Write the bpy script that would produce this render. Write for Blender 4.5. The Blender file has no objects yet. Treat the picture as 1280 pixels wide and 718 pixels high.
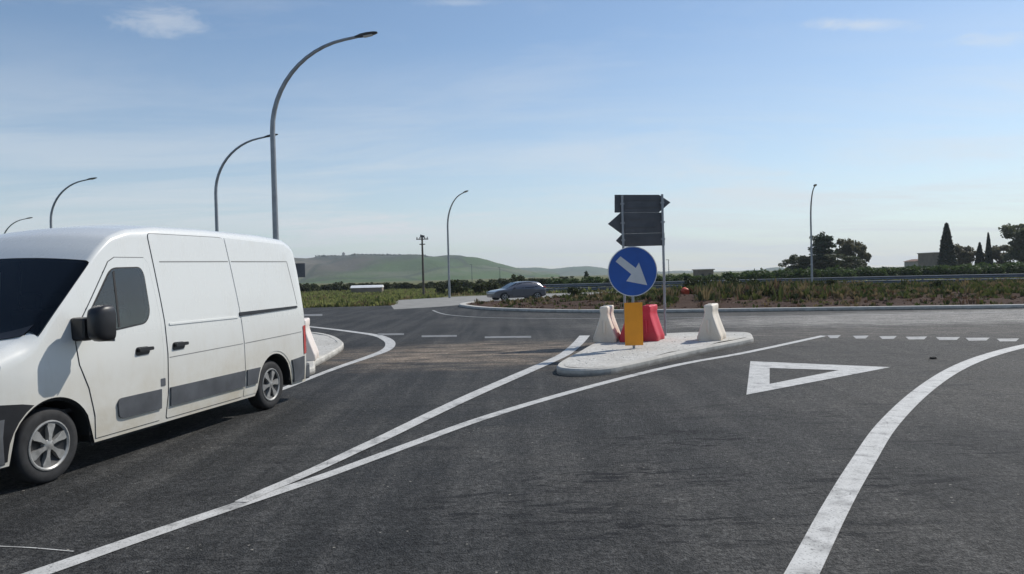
import bpy, bmesh, math, random
import numpy as np
from mathutils import Vector, Matrix
from mathutils.geometry import delaunay_2d_cdt

R = math.radians
PI = math.pi
scene = bpy.context.scene
COL = scene.collection

# ------------------------------------------------------------------ camera, sky, sun, exposure
F, CAMH = 925.0, 1.75                      # focal length in pixels of the 1280 wide photograph, eye height
pitch, roll = R(-0.8), R(-1.5)
fwd = np.array([0, math.cos(pitch), math.sin(pitch)])
_r0 = np.array([1.0, 0, 0]); _u0 = np.cross(_r0, fwd)
right = math.cos(roll) * _r0 + math.sin(roll) * _u0
upv = -math.sin(roll) * _r0 + math.cos(roll) * _u0
CO = np.array([0, 0, CAMH])

cam_d = bpy.data.cameras.new('camera'); cam = bpy.data.objects.new('camera', cam_d); COL.objects.link(cam)
cam_d.sensor_width = 36; cam_d.lens = 36 * F / 1280
cam_d.clip_start = 0.1; cam_d.clip_end = 30000
cam.matrix_world = Matrix(((right[0], upv[0], -fwd[0], 0), (right[1], upv[1], -fwd[1], 0),
                           (right[2], upv[2], -fwd[2], CAMH), (0, 0, 0, 1)))
scene.camera = cam

SUN_AZ, SUN_EL = R(54), R(44)              # azimuth measured from +Y towards +X
world = bpy.data.worlds.new('World'); scene.world = world; world.use_nodes = True
SKY_STRENGTH, SUN_STRENGTH, EXPOSURE = 0.12, 4.2, 0.0
WISPS = [(-0.936, 2.008, 0.128, 0.122, 0.154, 0.42), (1.026, 2.149, 0.191, 0.061, -0.058, 0.5), (1.467, 2.223, 0.157, 0.076, -0.094, 0.3), (-0.12, 2.005, 0.13, 0.04, 0.061, 0.25), (-1.046, 5.153, 0.616, 0.578, 0.23, 0.35), (1.218, 3.845, 0.485, 0.163, -0.062, 0.18), (0.256, 4.483, 0.782, 0.249, 0.043, 0.15)]
def build_world():
    nt = world.node_tree; N = nt.nodes; L = nt.links
    N.clear()
    out = N.new('ShaderNodeOutputWorld'); bg = N.new('ShaderNodeBackground'); bg.inputs[1].default_value = SKY_STRENGTH
    sky = N.new('ShaderNodeTexSky'); sky.sky_type = 'NISHITA'; sky.sun_disc = False
    sky.sun_elevation = SUN_EL; sky.sun_rotation = SUN_AZ
    sky.air_density = 1.0; sky.dust_density = 0.35; sky.ozone_density = 2.2; sky.altitude = 50
    tint = N.new('ShaderNodeMixRGB'); tint.blend_type = 'MULTIPLY'; tint.inputs[0].default_value = 1.0; tint.inputs[2].default_value = (0.95, 0.99, 1.0, 1); L.new(sky.outputs[0], tint.inputs[1])
    # thin high clouds: noise on the view direction projected on a cloud plane
    tc = N.new('ShaderNodeTexCoord'); sep = N.new('ShaderNodeSeparateXYZ'); L.new(tc.outputs['Generated'], sep.inputs[0])
    mx = N.new('ShaderNodeMath'); mx.operation = 'MAXIMUM'; mx.inputs[1].default_value = 0.0; L.new(sep.outputs[2], mx.inputs[0])
    ad = N.new('ShaderNodeMath'); ad.operation = 'ADD'; ad.inputs[1].default_value = 0.12; L.new(mx.outputs[0], ad.inputs[0])
    dx = N.new('ShaderNodeMath'); dx.operation = 'DIVIDE'; L.new(sep.outputs[0], dx.inputs[0]); L.new(ad.outputs[0], dx.inputs[1])
    dy = N.new('ShaderNodeMath'); dy.operation = 'DIVIDE'; L.new(sep.outputs[1], dy.inputs[0]); L.new(ad.outputs[0], dy.inputs[1])
    cb = N.new('ShaderNodeCombineXYZ'); L.new(dx.outputs[0], cb.inputs[0]); L.new(dy.outputs[0], cb.inputs[1])
    mp = N.new('ShaderNodeMapping'); mp.inputs['Scale'].default_value = (0.55, 1.15, 1); mp.inputs['Location'].default_value = (3.1, 1.7, 0)
    mp.inputs['Rotation'].default_value = (0, 0, R(-12))
    L.new(cb.outputs[0], mp.inputs[0])
    n1 = N.new('ShaderNodeTexNoise'); n1.inputs['Scale'].default_value = 1.5; n1.inputs['Detail'].default_value = 8; n1.inputs['Roughness'].default_value = 0.62
    n1.inputs['Distortion'].default_value = 0.4
    L.new(mp.outputs[0], n1.inputs['Vector'])
    cr = N.new('ShaderNodeMapRange'); cr.inputs[1].default_value = 0.52; cr.inputs[2].default_value = 0.78; cr.inputs[3].default_value = 0; cr.inputs[4].default_value = 0.22
    L.new(n1.outputs['Fac'], cr.inputs[0])
    # veil close to the horizon
    veil = N.new('ShaderNodeMapRange'); veil.inputs[1].default_value = 0.0; veil.inputs[2].default_value = 0.30; veil.inputs[3].default_value = 0.9; veil.inputs[4].default_value = 0.0
    L.new(mx.outputs[0], veil.inputs[0])
    n2 = N.new('ShaderNodeTexNoise'); n2.inputs['Scale'].default_value = 1.3; n2.inputs['Detail'].default_value = 8; n2.inputs['Roughness'].default_value = 0.66; n2.inputs['Distortion'].default_value = 0.6
    mp2 = N.new('ShaderNodeMapping'); mp2.inputs['Scale'].default_value = (0.35, 1.0, 1); L.new(cb.outputs[0], mp2.inputs[0]); L.new(mp2.outputs[0], n2.inputs['Vector'])
    vr = N.new('ShaderNodeMapRange'); vr.inputs[1].default_value = 0.42; vr.inputs[2].default_value = 0.60; vr.inputs[3].default_value = 0.38; vr.inputs[4].default_value = 1.0
    L.new(n2.outputs['Fac'], vr.inputs[0])
    vm = N.new('ShaderNodeMath'); vm.operation = 'MULTIPLY'; L.new(veil.outputs[0], vm.inputs[0]); L.new(vr.outputs[0], vm.inputs[1])
    sm = N.new('ShaderNodeMath'); sm.operation = 'ADD'; sm.use_clamp = True; L.new(cr.outputs[0], sm.inputs[0]); L.new(vm.outputs[0], sm.inputs[1])
    # a few single wisps high in the sky: (direction on the cloud plane, half sizes, turn, strength)
    total = sm.outputs[0]
    n3 = N.new('ShaderNodeTexNoise'); n3.inputs['Scale'].default_value = 7.0; n3.inputs['Detail'].default_value = 6; n3.inputs['Roughness'].default_value = 0.65; n3.inputs['Distortion'].default_value = 0.5
    L.new(cb.outputs[0], n3.inputs['Vector'])
    for (cx, cy, sx, sy, rot, k) in WISPS:
        m3 = N.new('ShaderNodeMapping'); m3.vector_type = 'TEXTURE'; m3.inputs['Location'].default_value = (cx, cy, 0); m3.inputs['Rotation'].default_value = (0, 0, rot); m3.inputs['Scale'].default_value = (sx, sy, 1)
        L.new(cb.outputs[0], m3.inputs[0]); ln = N.new('ShaderNodeVectorMath'); ln.operation = 'LENGTH'; L.new(m3.outputs[0], ln.inputs[0])
        wb = N.new('ShaderNodeMapRange'); wb.inputs[1].default_value = 0.3; wb.inputs[2].default_value = 0.7; wb.inputs[3].default_value = 0.55; wb.inputs[4].default_value = -0.55; L.new(n3.outputs['Fac'], wb.inputs[0])
        aa = N.new('ShaderNodeMath'); aa.operation = 'ADD'; L.new(ln.outputs['Value'], aa.inputs[0]); L.new(wb.outputs[0], aa.inputs[1])
        mr = N.new('ShaderNodeMapRange'); mr.interpolation_type = 'SMOOTHSTEP'; mr.inputs[1].default_value = -0.1; mr.inputs[2].default_value = 1.1; mr.inputs[3].default_value = k; mr.inputs[4].default_value = 0.0; L.new(aa.outputs[0], mr.inputs[0])
        a2 = N.new('ShaderNodeMath'); a2.operation = 'ADD'; a2.use_clamp = True; L.new(total, a2.inputs[0]); L.new(mr.outputs[0], a2.inputs[1]); total = a2.outputs[0]
    mix = N.new('ShaderNodeMixRGB'); L.new(total, mix.inputs[0]); L.new(tint.outputs[0], mix.inputs[1])
    mix.inputs[2].default_value = (6.4, 6.65, 6.9, 1)
    L.new(mix.outputs[0], bg.inputs[0]); L.new(bg.outputs[0], out.inputs[0])
build_world()
sun_d = bpy.data.lights.new('sun', 'SUN'); sun = bpy.data.objects.new('sun', sun_d); COL.objects.link(sun)
sun_d.energy = SUN_STRENGTH; sun_d.angle = R(0.53); sun_d.color = (1.0, 0.955, 0.88)
sd = Vector((math.sin(SUN_AZ) * math.cos(SUN_EL), math.cos(SUN_AZ) * math.cos(SUN_EL), math.sin(SUN_EL)))
sun.rotation_euler = sd.to_track_quat('Z', 'Y').to_euler(); sun.location = sd * 60
vs_ = scene.view_settings
vs_.view_transform = 'Standard'; vs_.look = 'None'; vs_.gamma = 1; vs_.use_curve_mapping = False; vs_.exposure = EXPOSURE
scene.render.engine = 'CYCLES'
scene.cycles.max_bounces = 6; scene.cycles.transparent_max_bounces = 6
scene.cycles.volume_bounces = 0

# ------------------------------------------------------------------ survey helpers (photo pixel -> point of the place)
def ray(px, py):
    return fwd + right * (px - 640) / F + upv * (359 - py) / F
def G(px, py, z=0.0):
    d = ray(px, py); t = (z - CAMH) / d[2]
    return CO + t * d
def GY(px, py, Y):
    d = ray(px, py); return CO + d * (Y / d[1])
def hz(px): return 346.3 - (px - 640) * 0.0262
def GD(px, Y, z=0.0):
    p = GY(px, hz(px), Y); return np.array([p[0], Y, z])

# ------------------------------------------------------------------ object helpers
def tag(o, label=None, cat=None, group=None, kind=None):
    if label: o['label'] = label
    if cat: o['category'] = cat
    if group: o['group'] = group
    if kind: o['kind'] = kind
    return o
def empty(name, loc=(0, 0, 0), rz=0.0):
    o = bpy.data.objects.new(name, None); COL.objects.link(o)
    o.location = loc; o.rotation_euler = (0, 0, rz); o.empty_display_size = 0.2
    return o
def mesh(name, v, f, mats, parent=None, smooth=False, idx=None, bevel=0.0, sharp=40):
    me = bpy.data.meshes.new(name)
    me.from_pydata([tuple(map(float, p)) for p in v], [], [tuple(map(int, q)) for q in f])
    if not isinstance(mats, (list, tuple)): mats = [mats]
    for m in mats: me.materials.append(m)
    if idx is not None: me.polygons.foreach_set('material_index', np.array(idx, dtype=np.int32))
    me.validate(); me.update()
    if smooth:
        me.polygons.foreach_set('use_smooth', [True] * len(me.polygons))
        me.set_sharp_from_angle(angle=R(sharp))
    o = bpy.data.objects.new(name, me); COL.objects.link(o)
    if parent: o.parent = parent
    if bevel:
        b = o.modifiers.new('bevel', 'BEVEL'); b.width = bevel; b.segments = 2; b.limit_method = 'ANGLE'; b.angle_limit = R(40)
    return o
class MB:
    def __init__(s): s.v = []; s.f = []; s.i = []
    def add(s, vf, mi=0):
        v, f = vf; n = len(s.v); s.v += [tuple(p) for p in v]; s.f += [tuple(q + n for q in ff) for ff in f]; s.i += [mi] * len(f); return s
    def build(s, name, mats, parent=None, smooth=False, bevel=0.0, sharp=40):
        return mesh(name, s.v, s.f, mats, parent, smooth, s.i, bevel, sharp)
def box(c, d, rz=0.0):
    cx, cy, cz = c; a, b, h = d[0] / 2, d[1] / 2, d[2] / 2
    co, si = math.cos(rz), math.sin(rz)
    v = [(cx + x * co - y * si, cy + x * si + y * co, cz + z) for z in (-h, h) for x, y in ((-a, -b), (a, -b), (a, b), (-a, b))]
    return v, [(3, 2, 1, 0), (4, 5, 6, 7), (0, 1, 5, 4), (1, 2, 6, 5), (2, 3, 7, 6), (3, 0, 4, 7)]
def tube(pts, rad, n=10, cap=True):
    P_ = [Vector(p) for p in pts]
    if not isinstance(rad, (list, tuple)): rad = [rad] * len(P_)
    v = []; f = []; ref = None
    for i, p in enumerate(P_):
        t = (P_[min(i + 1, len(P_) - 1)] - P_[max(i - 1, 0)]).normalized()
        if ref is None: ref = Vector((0, 1, 0)) if abs(t.y) < 0.9 else Vector((1, 0, 0))
        a = (ref - t * ref.dot(t)).normalized(); b = t.cross(a); ref = a
        for k in range(n):
            an = 2 * PI * k / n; v.append(p + (a * math.cos(an) + b * math.sin(an)) * rad[i])
    for i in range(len(P_) - 1):
        for k in range(n):
            k2 = (k + 1) % n; f.append((i * n + k, i * n + k2, (i + 1) * n + k2, (i + 1) * n + k))
    if cap: f.append(tuple(range(n - 1, -1, -1))); f.append(tuple((len(P_) - 1) * n + k for k in range(n)))
    return v, f
def lathe_y(prof, n=32, c=(0, 0, 0), cap=False):
    """prof: list of (r, y) turned round the Y axis."""
    v = []; f = []
    for r, y in prof:
        for k in range(n):
            a = 2 * PI * k / n; v.append((c[0] + r * math.cos(a), c[1] + y, c[2] + r * math.sin(a)))
    for i in range(len(prof) - 1):
        for k in range(n):
            k2 = (k + 1) % n; f.append((i * n + k, (i + 1) * n + k, (i + 1) * n + k2, i * n + k2))
    if cap:
        f.append(tuple(range(n))); f.append(tuple((len(prof) - 1) * n + k for k in range(n - 1, -1, -1)))
    return v, f
def prism(out, fn, t0, t1):
    """closed 2-D outline extruded between t0 and t1; fn(a, b, t) -> point"""
    n = len(out); v = [fn(a, b, t0) for a, b in out] + [fn(a, b, t1) for a, b in out]
    f = [tuple(range(n - 1, -1, -1)), tuple(range(n, 2 * n))] + [(k, (k + 1) % n, (k + 1) % n + n, k + n) for k in range(n)]
    return v, f
def catmull(P_, closed=False, seg=8):
    P_ = [np.array(p[:2], float) for p in P_]; n = len(P_); o = []
    rng = range(n) if closed else range(n - 1)
    for i in rng:
        if closed: a, b, c, d = P_[(i - 1) % n], P_[i], P_[(i + 1) % n], P_[(i + 2) % n]
        else: a, b, c, d = P_[max(i - 1, 0)], P_[i], P_[i + 1], P_[min(i + 2, n - 1)]
        for k in range(seg):
            t = k / seg
            o.append(0.5 * ((2 * b) + (c - a) * t + (2 * a - 5 * b + 4 * c - d) * t * t + (3 * b - a - 3 * c + d) * t ** 3))
    if not closed: o.append(P_[-1])
    return o
def fill(outline, step, hfun, jitter=0.0, seed=1):
    """triangulated sheet inside an outline, heights from hfun(x, y)."""
    rnd = random.Random(seed)
    pts = [Vector((p[0], p[1])) for p in outline]; n = len(pts)
    x0 = min(p.x for p in pts); x1 = max(p.x for p in pts); y0 = min(p.y for p in pts); y1 = max(p.y for p in pts)
    if step:
        y = y0 + step / 2
        while y < y1:
            x = x0 + step / 2
            while x < x1:
                pts.append(Vector((x + rnd.uniform(-jitter, jitter), y + rnd.uniform(-jitter, jitter)))); x += step
            y += step
    r = delaunay_2d_cdt(pts, [(i, (i + 1) % n) for i in range(n)], [], 1, 1e-5)
    V, Fc = r[0], r[2]
    fs = []
    for q in Fc:
        a, b, c = (V[k] for k in q[:3])
        fs.append(tuple(q) if (b - a).cross(c - a) > 0 else tuple(reversed(q)))
    return [(p.x, p.y, hfun(p.x, p.y)) for p in V], fs

# ------------------------------------------------------------------ materials
class NT:
    def __init__(s, name):
        s.m = bpy.data.materials.new(name); s.m.use_nodes = True
        s.n = s.m.node_tree.nodes; s.l = s.m.node_tree.links; s.n.clear()
        s.out = s.n.new('ShaderNodeOutputMaterial'); s.b = s.n.new('ShaderNodeBsdfPrincipled'); s.l.new(s.b.outputs[0], s.out.inputs[0])
        s._tc = None
    def obj(s):
        if not s._tc: s._tc = s.n.new('ShaderNodeTexCoord')
        return s._tc.outputs['Object']
    def pos(s):
        g = s.n.new('ShaderNodeNewGeometry'); return g.outputs['Position']
    def set(s, **k):
        for a, v in k.items():
            i = s.b.inputs[a.replace('_', ' ')]
            if isinstance(v, bpy.types.NodeSocket): s.l.new(v, i)
            else: i.default_value = (*v, 1) if isinstance(v, tuple) and len(v) == 3 else v
        return s
    def noise(s, vec, scale, detail=4, rough=0.55, dist=0.0):
        n = s.n.new('ShaderNodeTexNoise'); s.l.new(vec, n.inputs['Vector'])
        n.inputs['Scale'].default_value = scale; n.inputs['Detail'].default_value = detail; n.inputs['Roughness'].default_value = rough; n.inputs['Distortion'].default_value = dist
        return n.outputs['Fac']
    def voro(s, vec, scale, out='Distance'):
        n = s.n.new('ShaderNodeTexVoronoi'); s.l.new(vec, n.inputs['Vector']); n.inputs['Scale'].default_value = scale
        return n.outputs[out]
    def scale(s, vec, sc, rot=(0, 0, 0), loc=(0, 0, 0)):
        n = s.n.new('ShaderNodeMapping'); s.l.new(vec, n.inputs[0]); n.inputs['Scale'].default_value = sc; n.inputs['Rotation'].default_value = rot; n.inputs['Location'].default_value = loc
        return n.outputs[0]
    def rng(s, v, a, b, c=0.0, d=1.0, smooth=False):
        n = s.n.new('ShaderNodeMapRange'); s.l.new(v, n.inputs[0])
        if smooth: n.interpolation_type = 'SMOOTHSTEP'
        for i, q in enumerate((a, b, c, d)): n.inputs[i + 1].default_value = q
        return n.outputs[0]
    def math(s, op, a, b=None, clamp=False):
        n = s.n.new('ShaderNodeMath'); n.operation = op; n.use_clamp = clamp
        for i, q in enumerate((a, b)):
            if q is None: continue
            if isinstance(q, bpy.types.NodeSocket): s.l.new(q, n.inputs[i])
            else: n.inputs[i].default_value = q
        return n.outputs[0]
    def mix(s, fac, a, b, mode='MIX'):
        n = s.n.new('ShaderNodeMixRGB'); n.blend_type = mode
        for i, q in enumerate((fac, a, b)):
            if isinstance(q, bpy.types.NodeSocket): s.l.new(q, n.inputs[i])
            elif isinstance(q, tuple): n.inputs[i].default_value = (*q, 1)
            else: n.inputs[i].default_value = q
        return n.outputs[0]
    def xyz(s, vec):
        n = s.n.new('ShaderNodeSeparateXYZ'); s.l.new(vec, n.inputs[0]); return n.outputs
    def bump(s, h, strength=0.3, dist=0.01):
        n = s.n.new('ShaderNodeBump'); s.l.new(h, n.inputs['Height']); n.inputs['Strength'].default_value = strength; n.inputs['Distance'].default_value = dist
        s.l.new(n.outputs[0], s.b.inputs['Normal']); return s
def simple(name, col, rough=0.5, metal=0.0, var=0.0, vscale=6.0, bump=0.0, coat=0.0, spec=0.5):
    t = NT(name); c = col
    if var:
        n = t.noise(t.obj(), vscale, 5)
        c = t.mix(t.rng(n, 0.3, 0.7), tuple(x * (1 - var) for x in col), tuple(min(1, x * (1 + var)) for x in col))
        if bump: t.bump(n, bump, 0.01)
    t.set(Base_Color=c, Roughness=rough, Metallic=metal)
    t.b.inputs['Coat Weight'].default_value = coat; t.b.inputs['Specular IOR Level'].default_value = spec
    return t.m
M = {}
SCUFFS = [(*G(855, 550)[:2], 1.0, .5, .9), (*G(800, 596)[:2], 1.1, .45, .9), (*G(1085, 605)[:2], .9, .42, .95), (*G(930, 662)[:2], 1.2, .36, .8), (*G(640, 632)[:2], 1.1, .45, .75), (*G(1255, 560)[:2], .8, .7, .8), (*G(720, 660)[:2], .8, .36, .7), (*G(980, 520)[:2], .9, .5, .6)]
def asphalt_mat():
    t = NT('asphalt'); p = t.pos()
    grain = t.noise(p, 260, 3, 0.7); agg = t.voro(p, 80)
    mid = t.noise(p, 2.2, 6, 0.6); big = t.noise(p, 0.23, 5, 0.6); gr2 = t.noise(p, 30, 4, 0.85); gr3 = t.noise(p, 11, 5, 0.8)
    c = t.mix(t.rng(big, 0.38, 0.62), (0.029, 0.0295, 0.0295), (0.049, 0.048, 0.046))
    # long streaks along the direction of travel: polished wheel tracks
    trk = t.noise(t.scale(p, (2.2, 0.12, 1), (0, 0, R(28))), 0.9, 4, 0.55)
    c = t.mix(t.rng(trk, 0.50, 0.60, 0.0, 0.45), c, (0.070, 0.068, 0.064))
    c = t.mix(t.rng(trk, 0.48, 0.38, 0.0, 0.5), c, (0.020, 0.0205, 0.0205))
    # warm grey dust towards the right hand verge, with the sun glare painted in
    xr = t.rng(t.math('ADD', t.xyz(p)[0], t.rng(big, 0.3, 0.7, -4, 4)), -2.0, 8.0, 0.0, 0.5, True)
    c = t.mix(xr, c, (0.090, 0.083, 0.073))
    # pale dusty, streaky patch by the roundabout entry
    xs = t.xyz(p)
    def blob(cx, cy, rx, ry, lo=0.2, hi=1.0, rot=0.0):
        q = t.scale(p, (1 / rx, 1 / ry, 0), (0, 0, 0), (-cx / rx, -cy / ry, 0))
        n = t.n.new('ShaderNodeVectorMath'); n.operation = 'LENGTH'; t.l.new(q, n.inputs[0])
        wob = t.math('ADD', n.outputs['Value'], t.rng(t.noise(p, 0.9, 5, 0.65), 0, 1, -0.45, 0.45))
        return t.rng(wob, lo, hi, 1.0, 0.0, True)
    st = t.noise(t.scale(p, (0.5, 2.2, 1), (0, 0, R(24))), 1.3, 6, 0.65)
    d1 = t.math('MULTIPLY', blob(-0.8, 17.2, 5.2, 4.0), t.rng(st, 0.40, 0.57, 0.15, 1.0))
    c = t.mix(d1, c, (0.22, 0.175, 0.132))
    d2 = t.math('MULTIPLY', blob(9.5, 20.0, 7.5, 3.2), t.rng(st, 0.36, 0.65, 0.05, 0.6))
    c = t.mix(d2, c, (0.17, 0.15, 0.13))
    glare_dust = t.math('MULTIPLY', blob(17.0, 25.2, 16.0, 4.6, 0.45, 1.0), t.rng(st, 0.30, 0.62, 0.35, 0.85))
    c = t.mix(glare_dust, c, (0.30, 0.284, 0.26))  # sun glare on the ring road's right, painted in with pale dust
    # scattered dark smears (tyre rubber, oil)
    sm = t.noise(t.scale(p, (0.7, 2.6, 1), (0, 0, R(-30))), 1.1, 7, 0.68, 0.6)
    c = t.mix(t.rng(sm, 0.575, 0.64, 0.0, 0.55), c, (0.014, 0.014, 0.015))
    sm2 = t.noise(t.scale(p, (1.0, 3.2, 1), (0, 0, R(18)), (4, 7, 0)), 2.6, 6, 0.7, 0.8)
    c = t.mix(t.math('MULTIPLY', t.rng(sm2, 0.62, 0.69, 0.0, 0.75), t.rng(t.noise(p, 0.35, 3), 0.5, 0.58)), c, (0.010, 0.010, 0.011))
    # the tyre scuffs in front of the camera
    sc = t.noise(t.scale(p, (1.5, 6.5, 1), (0, 0, R(-6))), 1.6, 5, 0.7, 0.7)
    for (bx, by, r1, r2, top) in SCUFFS:
        mk = t.math('MULTIPLY', blob(bx, by, r1, r2, 0.6, 1.15), t.rng(sc, 0.53, 0.565, 0.0, top))
        c = t.mix(mk, c, (0.008, 0.008, 0.009))
    # coarse aggregate: every stone its own tone
    def times(c, f):
        n = t.n.new('ShaderNodeMixRGB'); n.blend_type = 'MULTIPLY'; n.inputs[0].default_value = 1.0; t.l.new(c, n.inputs[1]); t.l.new(f, n.inputs[2]); return n.outputs[0]
    c = times(c, t.rng(gr2, 0.40, 0.60, 0.40, 1.65)); c = times(c, t.rng(gr3, 0.38, 0.62, 0.62, 1.42)); c = times(c, t.rng(mid, 0.35, 0.65, 0.78, 1.24))
    c = t.mix(t.rng(agg, 0.0, 0.20, 0.35, 0.0), c, (0.20, 0.192, 0.178))
    # pale bits of grit
    g = t.voro(p, 6.5); gn = t.noise(p, 0.8, 3)
    c = t.mix(t.math('MULTIPLY', t.rng(g, 0.045, 0.075, 1, 0), t.rng(gn, 0.45, 0.55)), c, (0.30, 0.28, 0.24))
    rough = t.rng(mid, 0.3, 0.7, 0.66, 0.82)
    t.set(Base_Color=c, Roughness=rough); t.b.inputs['Specular IOR Level'].default_value = 0.15
    h = t.math('ADD', t.math('MULTIPLY', gr2, 1.2), t.math('MULTIPLY', agg, 0.8))
    t.bump(h, 0.85, 0.012)
    return t.m
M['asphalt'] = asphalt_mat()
def pale_mat():
    t = NT('pale_pavement'); p = t.pos()
    c = t.mix(t.rng(t.noise(p, 1.1, 6), 0.3, 0.7), (0.19, 0.183, 0.165), (0.28, 0.27, 0.245))
    t.set(Base_Color=c, Roughness=0.85); return t.m
M['pale'] = pale_mat()
def paint_mat(name='road_paint', fade=0.0):
    t = NT(name); p = t.pos()
    w = t.noise(p, 70, 4, 0.7); w2 = t.noise(p, 3.0, 6, 0.65)
    wear = t.math('ADD', t.rng(w, 0.54, 0.66, fade, 0.8), t.rng(w2, 0.54, 0.68, 0, 0.5), True)
    ck = t.n.new('ShaderNodeTexVoronoi'); ck.feature = 'DISTANCE_TO_EDGE'; ck.inputs['Scale'].default_value = 1.7; t.l.new(t.scale(p, (1, 1, 1)), ck.inputs['Vector'])
    wear = t.math('ADD', wear, t.math('MULTIPLY', t.rng(ck.outputs['Distance'], 0.003, 0.010, 0.35, 0.0), t.rng(w2, 0.42, 0.55)), True)
    dirt = t.mix(t.rng(t.noise(p, 6.0, 5), 0.3, 0.75), (0.58, 0.57, 0.54), (0.40, 0.39, 0.365))
    c = t.mix(wear, dirt, (0.09, 0.088, 0.084))
    t.set(Base_Color=c, Roughness=0.62); t.bump(w, 0.35, 0.004); return t.m
M['paint'] = paint_mat(); M['fadedpaint'] = paint_mat('faded_road_paint', 0.45); M['ghostpaint'] = paint_mat('nearly_gone_road_paint', 0.78)
def ground_mat():
    t = NT('field'); p = t.pos()
    a = t.noise(p, 0.05, 6, 0.6); b = t.noise(p, 1.6, 5, 0.65); q = t.noise(p, 0.012, 3)
    c = t.mix(t.rng(a, 0.35, 0.65), (0.10, 0.115, 0.040), (0.17, 0.165, 0.07))
    c = t.mix(t.rng(b, 0.4, 0.7, 0, 0.6), c, (0.05, 0.06, 0.02))
    c = t.mix(t.rng(q, 0.5, 0.6, 0, 0.7), c, (0.14, 0.115, 0.075))
    t.set(Base_Color=c, Roughness=0.95); t.b.inputs['Specular IOR Level'].default_value = 0.1
    t.bump(b, 0.8, 0.15); return t.m
M['ground'] = ground_mat()
def dirt_mat():
    t = NT('dirt'); p = t.pos()
    a = t.noise(p, 0.5, 6, 0.65); b = t.noise(p, 5, 6, 0.7)
    c = t.mix(t.rng(a, 0.35, 0.65), (0.062, 0.036, 0.026), (0.095, 0.060, 0.042))
    c = t.mix(t.rng(b, 0.45, 0.7, 0, 0.7), c, (0.040, 0.026, 0.020))
    t.set(Base_Color=c, Roughness=0.95); t.b.inputs['Specular IOR Level'].default_value = 0.1
    t.bump(b, 1.0, 0.12); return t.m
M['dirt'] = dirt_mat()
def gravel_mat():
    t = NT('gravel'); p = t.pos()
    v = t.voro(p, 22); col = t.voro(p, 22, 'Color')
    n = t.n.new('ShaderNodeRGBToBW'); t.l.new(col, n.inputs[0])
    c = t.mix(n.outputs[0], (0.38, 0.365, 0.335), (0.60, 0.585, 0.54))
    c = t.mix(t.rng(t.noise(p, 0.9, 5), 0.4, 0.7, 0, 0.35), c, (0.27, 0.245, 0.2))
    t.set(Base_Color=c, Roughness=0.9); t.bump(t.rng(v, 0, 0.7, 1, 0), 0.55, 0.015); return t.m
M['gravel'] = gravel_mat()
M['stone'] = simple('crushed_stone', (0.48, 0.465, 0.42), 0.9, var=0.3, vscale=9)
def kerb_mat():
    t = NT('kerb_concrete'); p = t.pos(); n = t.noise(p, 3.0, 6, 0.7); n2 = t.noise(p, 24, 4, 0.7)
    c = t.mix(t.rng(n, 0.32, 0.68), (0.40, 0.38, 0.34), (0.56, 0.54, 0.49))
    c = t.mix(t.rng(n2, 0.52, 0.72, 0, 0.5), c, (0.26, 0.245, 0.215))
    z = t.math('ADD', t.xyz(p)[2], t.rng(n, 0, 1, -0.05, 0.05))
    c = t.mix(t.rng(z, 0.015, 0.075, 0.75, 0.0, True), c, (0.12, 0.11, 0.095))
    t.set(Base_Color=c, Roughness=0.88); t.bump(n2, 0.5, 0.01); return t.m
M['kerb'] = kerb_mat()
M['galv'] = simple('galvanised_steel', (0.30, 0.315, 0.33), 0.5, 0.55, var=0.15, vscale=4)
M['railsteel'] = simple('rail_steel', (0.105, 0.125, 0.155), 0.8, 0.0, var=0.25, vscale=0.6)
M['galv_dark'] = simple('weathered_steel', (0.15, 0.16, 0.175), 0.5, 0.4, var=0.18, vscale=4)
M['lampgrey'] = simple('luminaire_grey', (0.055, 0.058, 0.065), 0.45, 0.2, var=0.1)
M['lens'] = simple('lamp_lens', (0.55, 0.56, 0.55), 0.15, var=0.0)
M['signback'] = simple('sign_back', (0.085, 0.09, 0.10), 0.6, 0.15, var=0.2, vscale=3)
M['blue'] = simple('sign_blue', (0.012, 0.085, 0.36), 0.4, var=0.12, vscale=3)
M['signwhite'] = simple('sign_white', (0.60, 0.60, 0.60), 0.5, var=0.06, vscale=5)
M['orange'] = simple('orange_panel', (0.90, 0.33, 0.012), 0.5, var=0.06, vscale=4)
def plastic(name, a, b, dirt):
    t = NT(name); p = t.obj(); z = t.xyz(p)[2]
    n = t.noise(p, 5, 6, 0.65)
    c = t.mix(t.rng(n, 0.3, 0.7), a, b)
    low = t.math('MULTIPLY', t.rng(z, 0.0, 0.5, 1.0, 0.0), t.rng(n, 0.3, 0.62))
    c = t.mix(t.math('MULTIPLY', low, 0.6), c, dirt)
    t.set(Base_Color=c, Roughness=0.5); t.b.inputs['Subsurface Weight'].default_value = 0.0
    return t.m
M['barwhite'] = plastic('white_polyethylene', (0.76, 0.67, 0.55), (0.84, 0.76, 0.64), (0.46, 0.34, 0.23))
M['barred'] = plastic('red_polyethylene', (0.56, 0.012, 0.035), (0.66, 0.03, 0.06), (0.33, 0.05, 0.045))
M['barpink'] = plastic('faded_polyethylene', (0.70, 0.60, 0.54), (0.78, 0.72, 0.66), (0.6, 0.52, 0.44))
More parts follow.
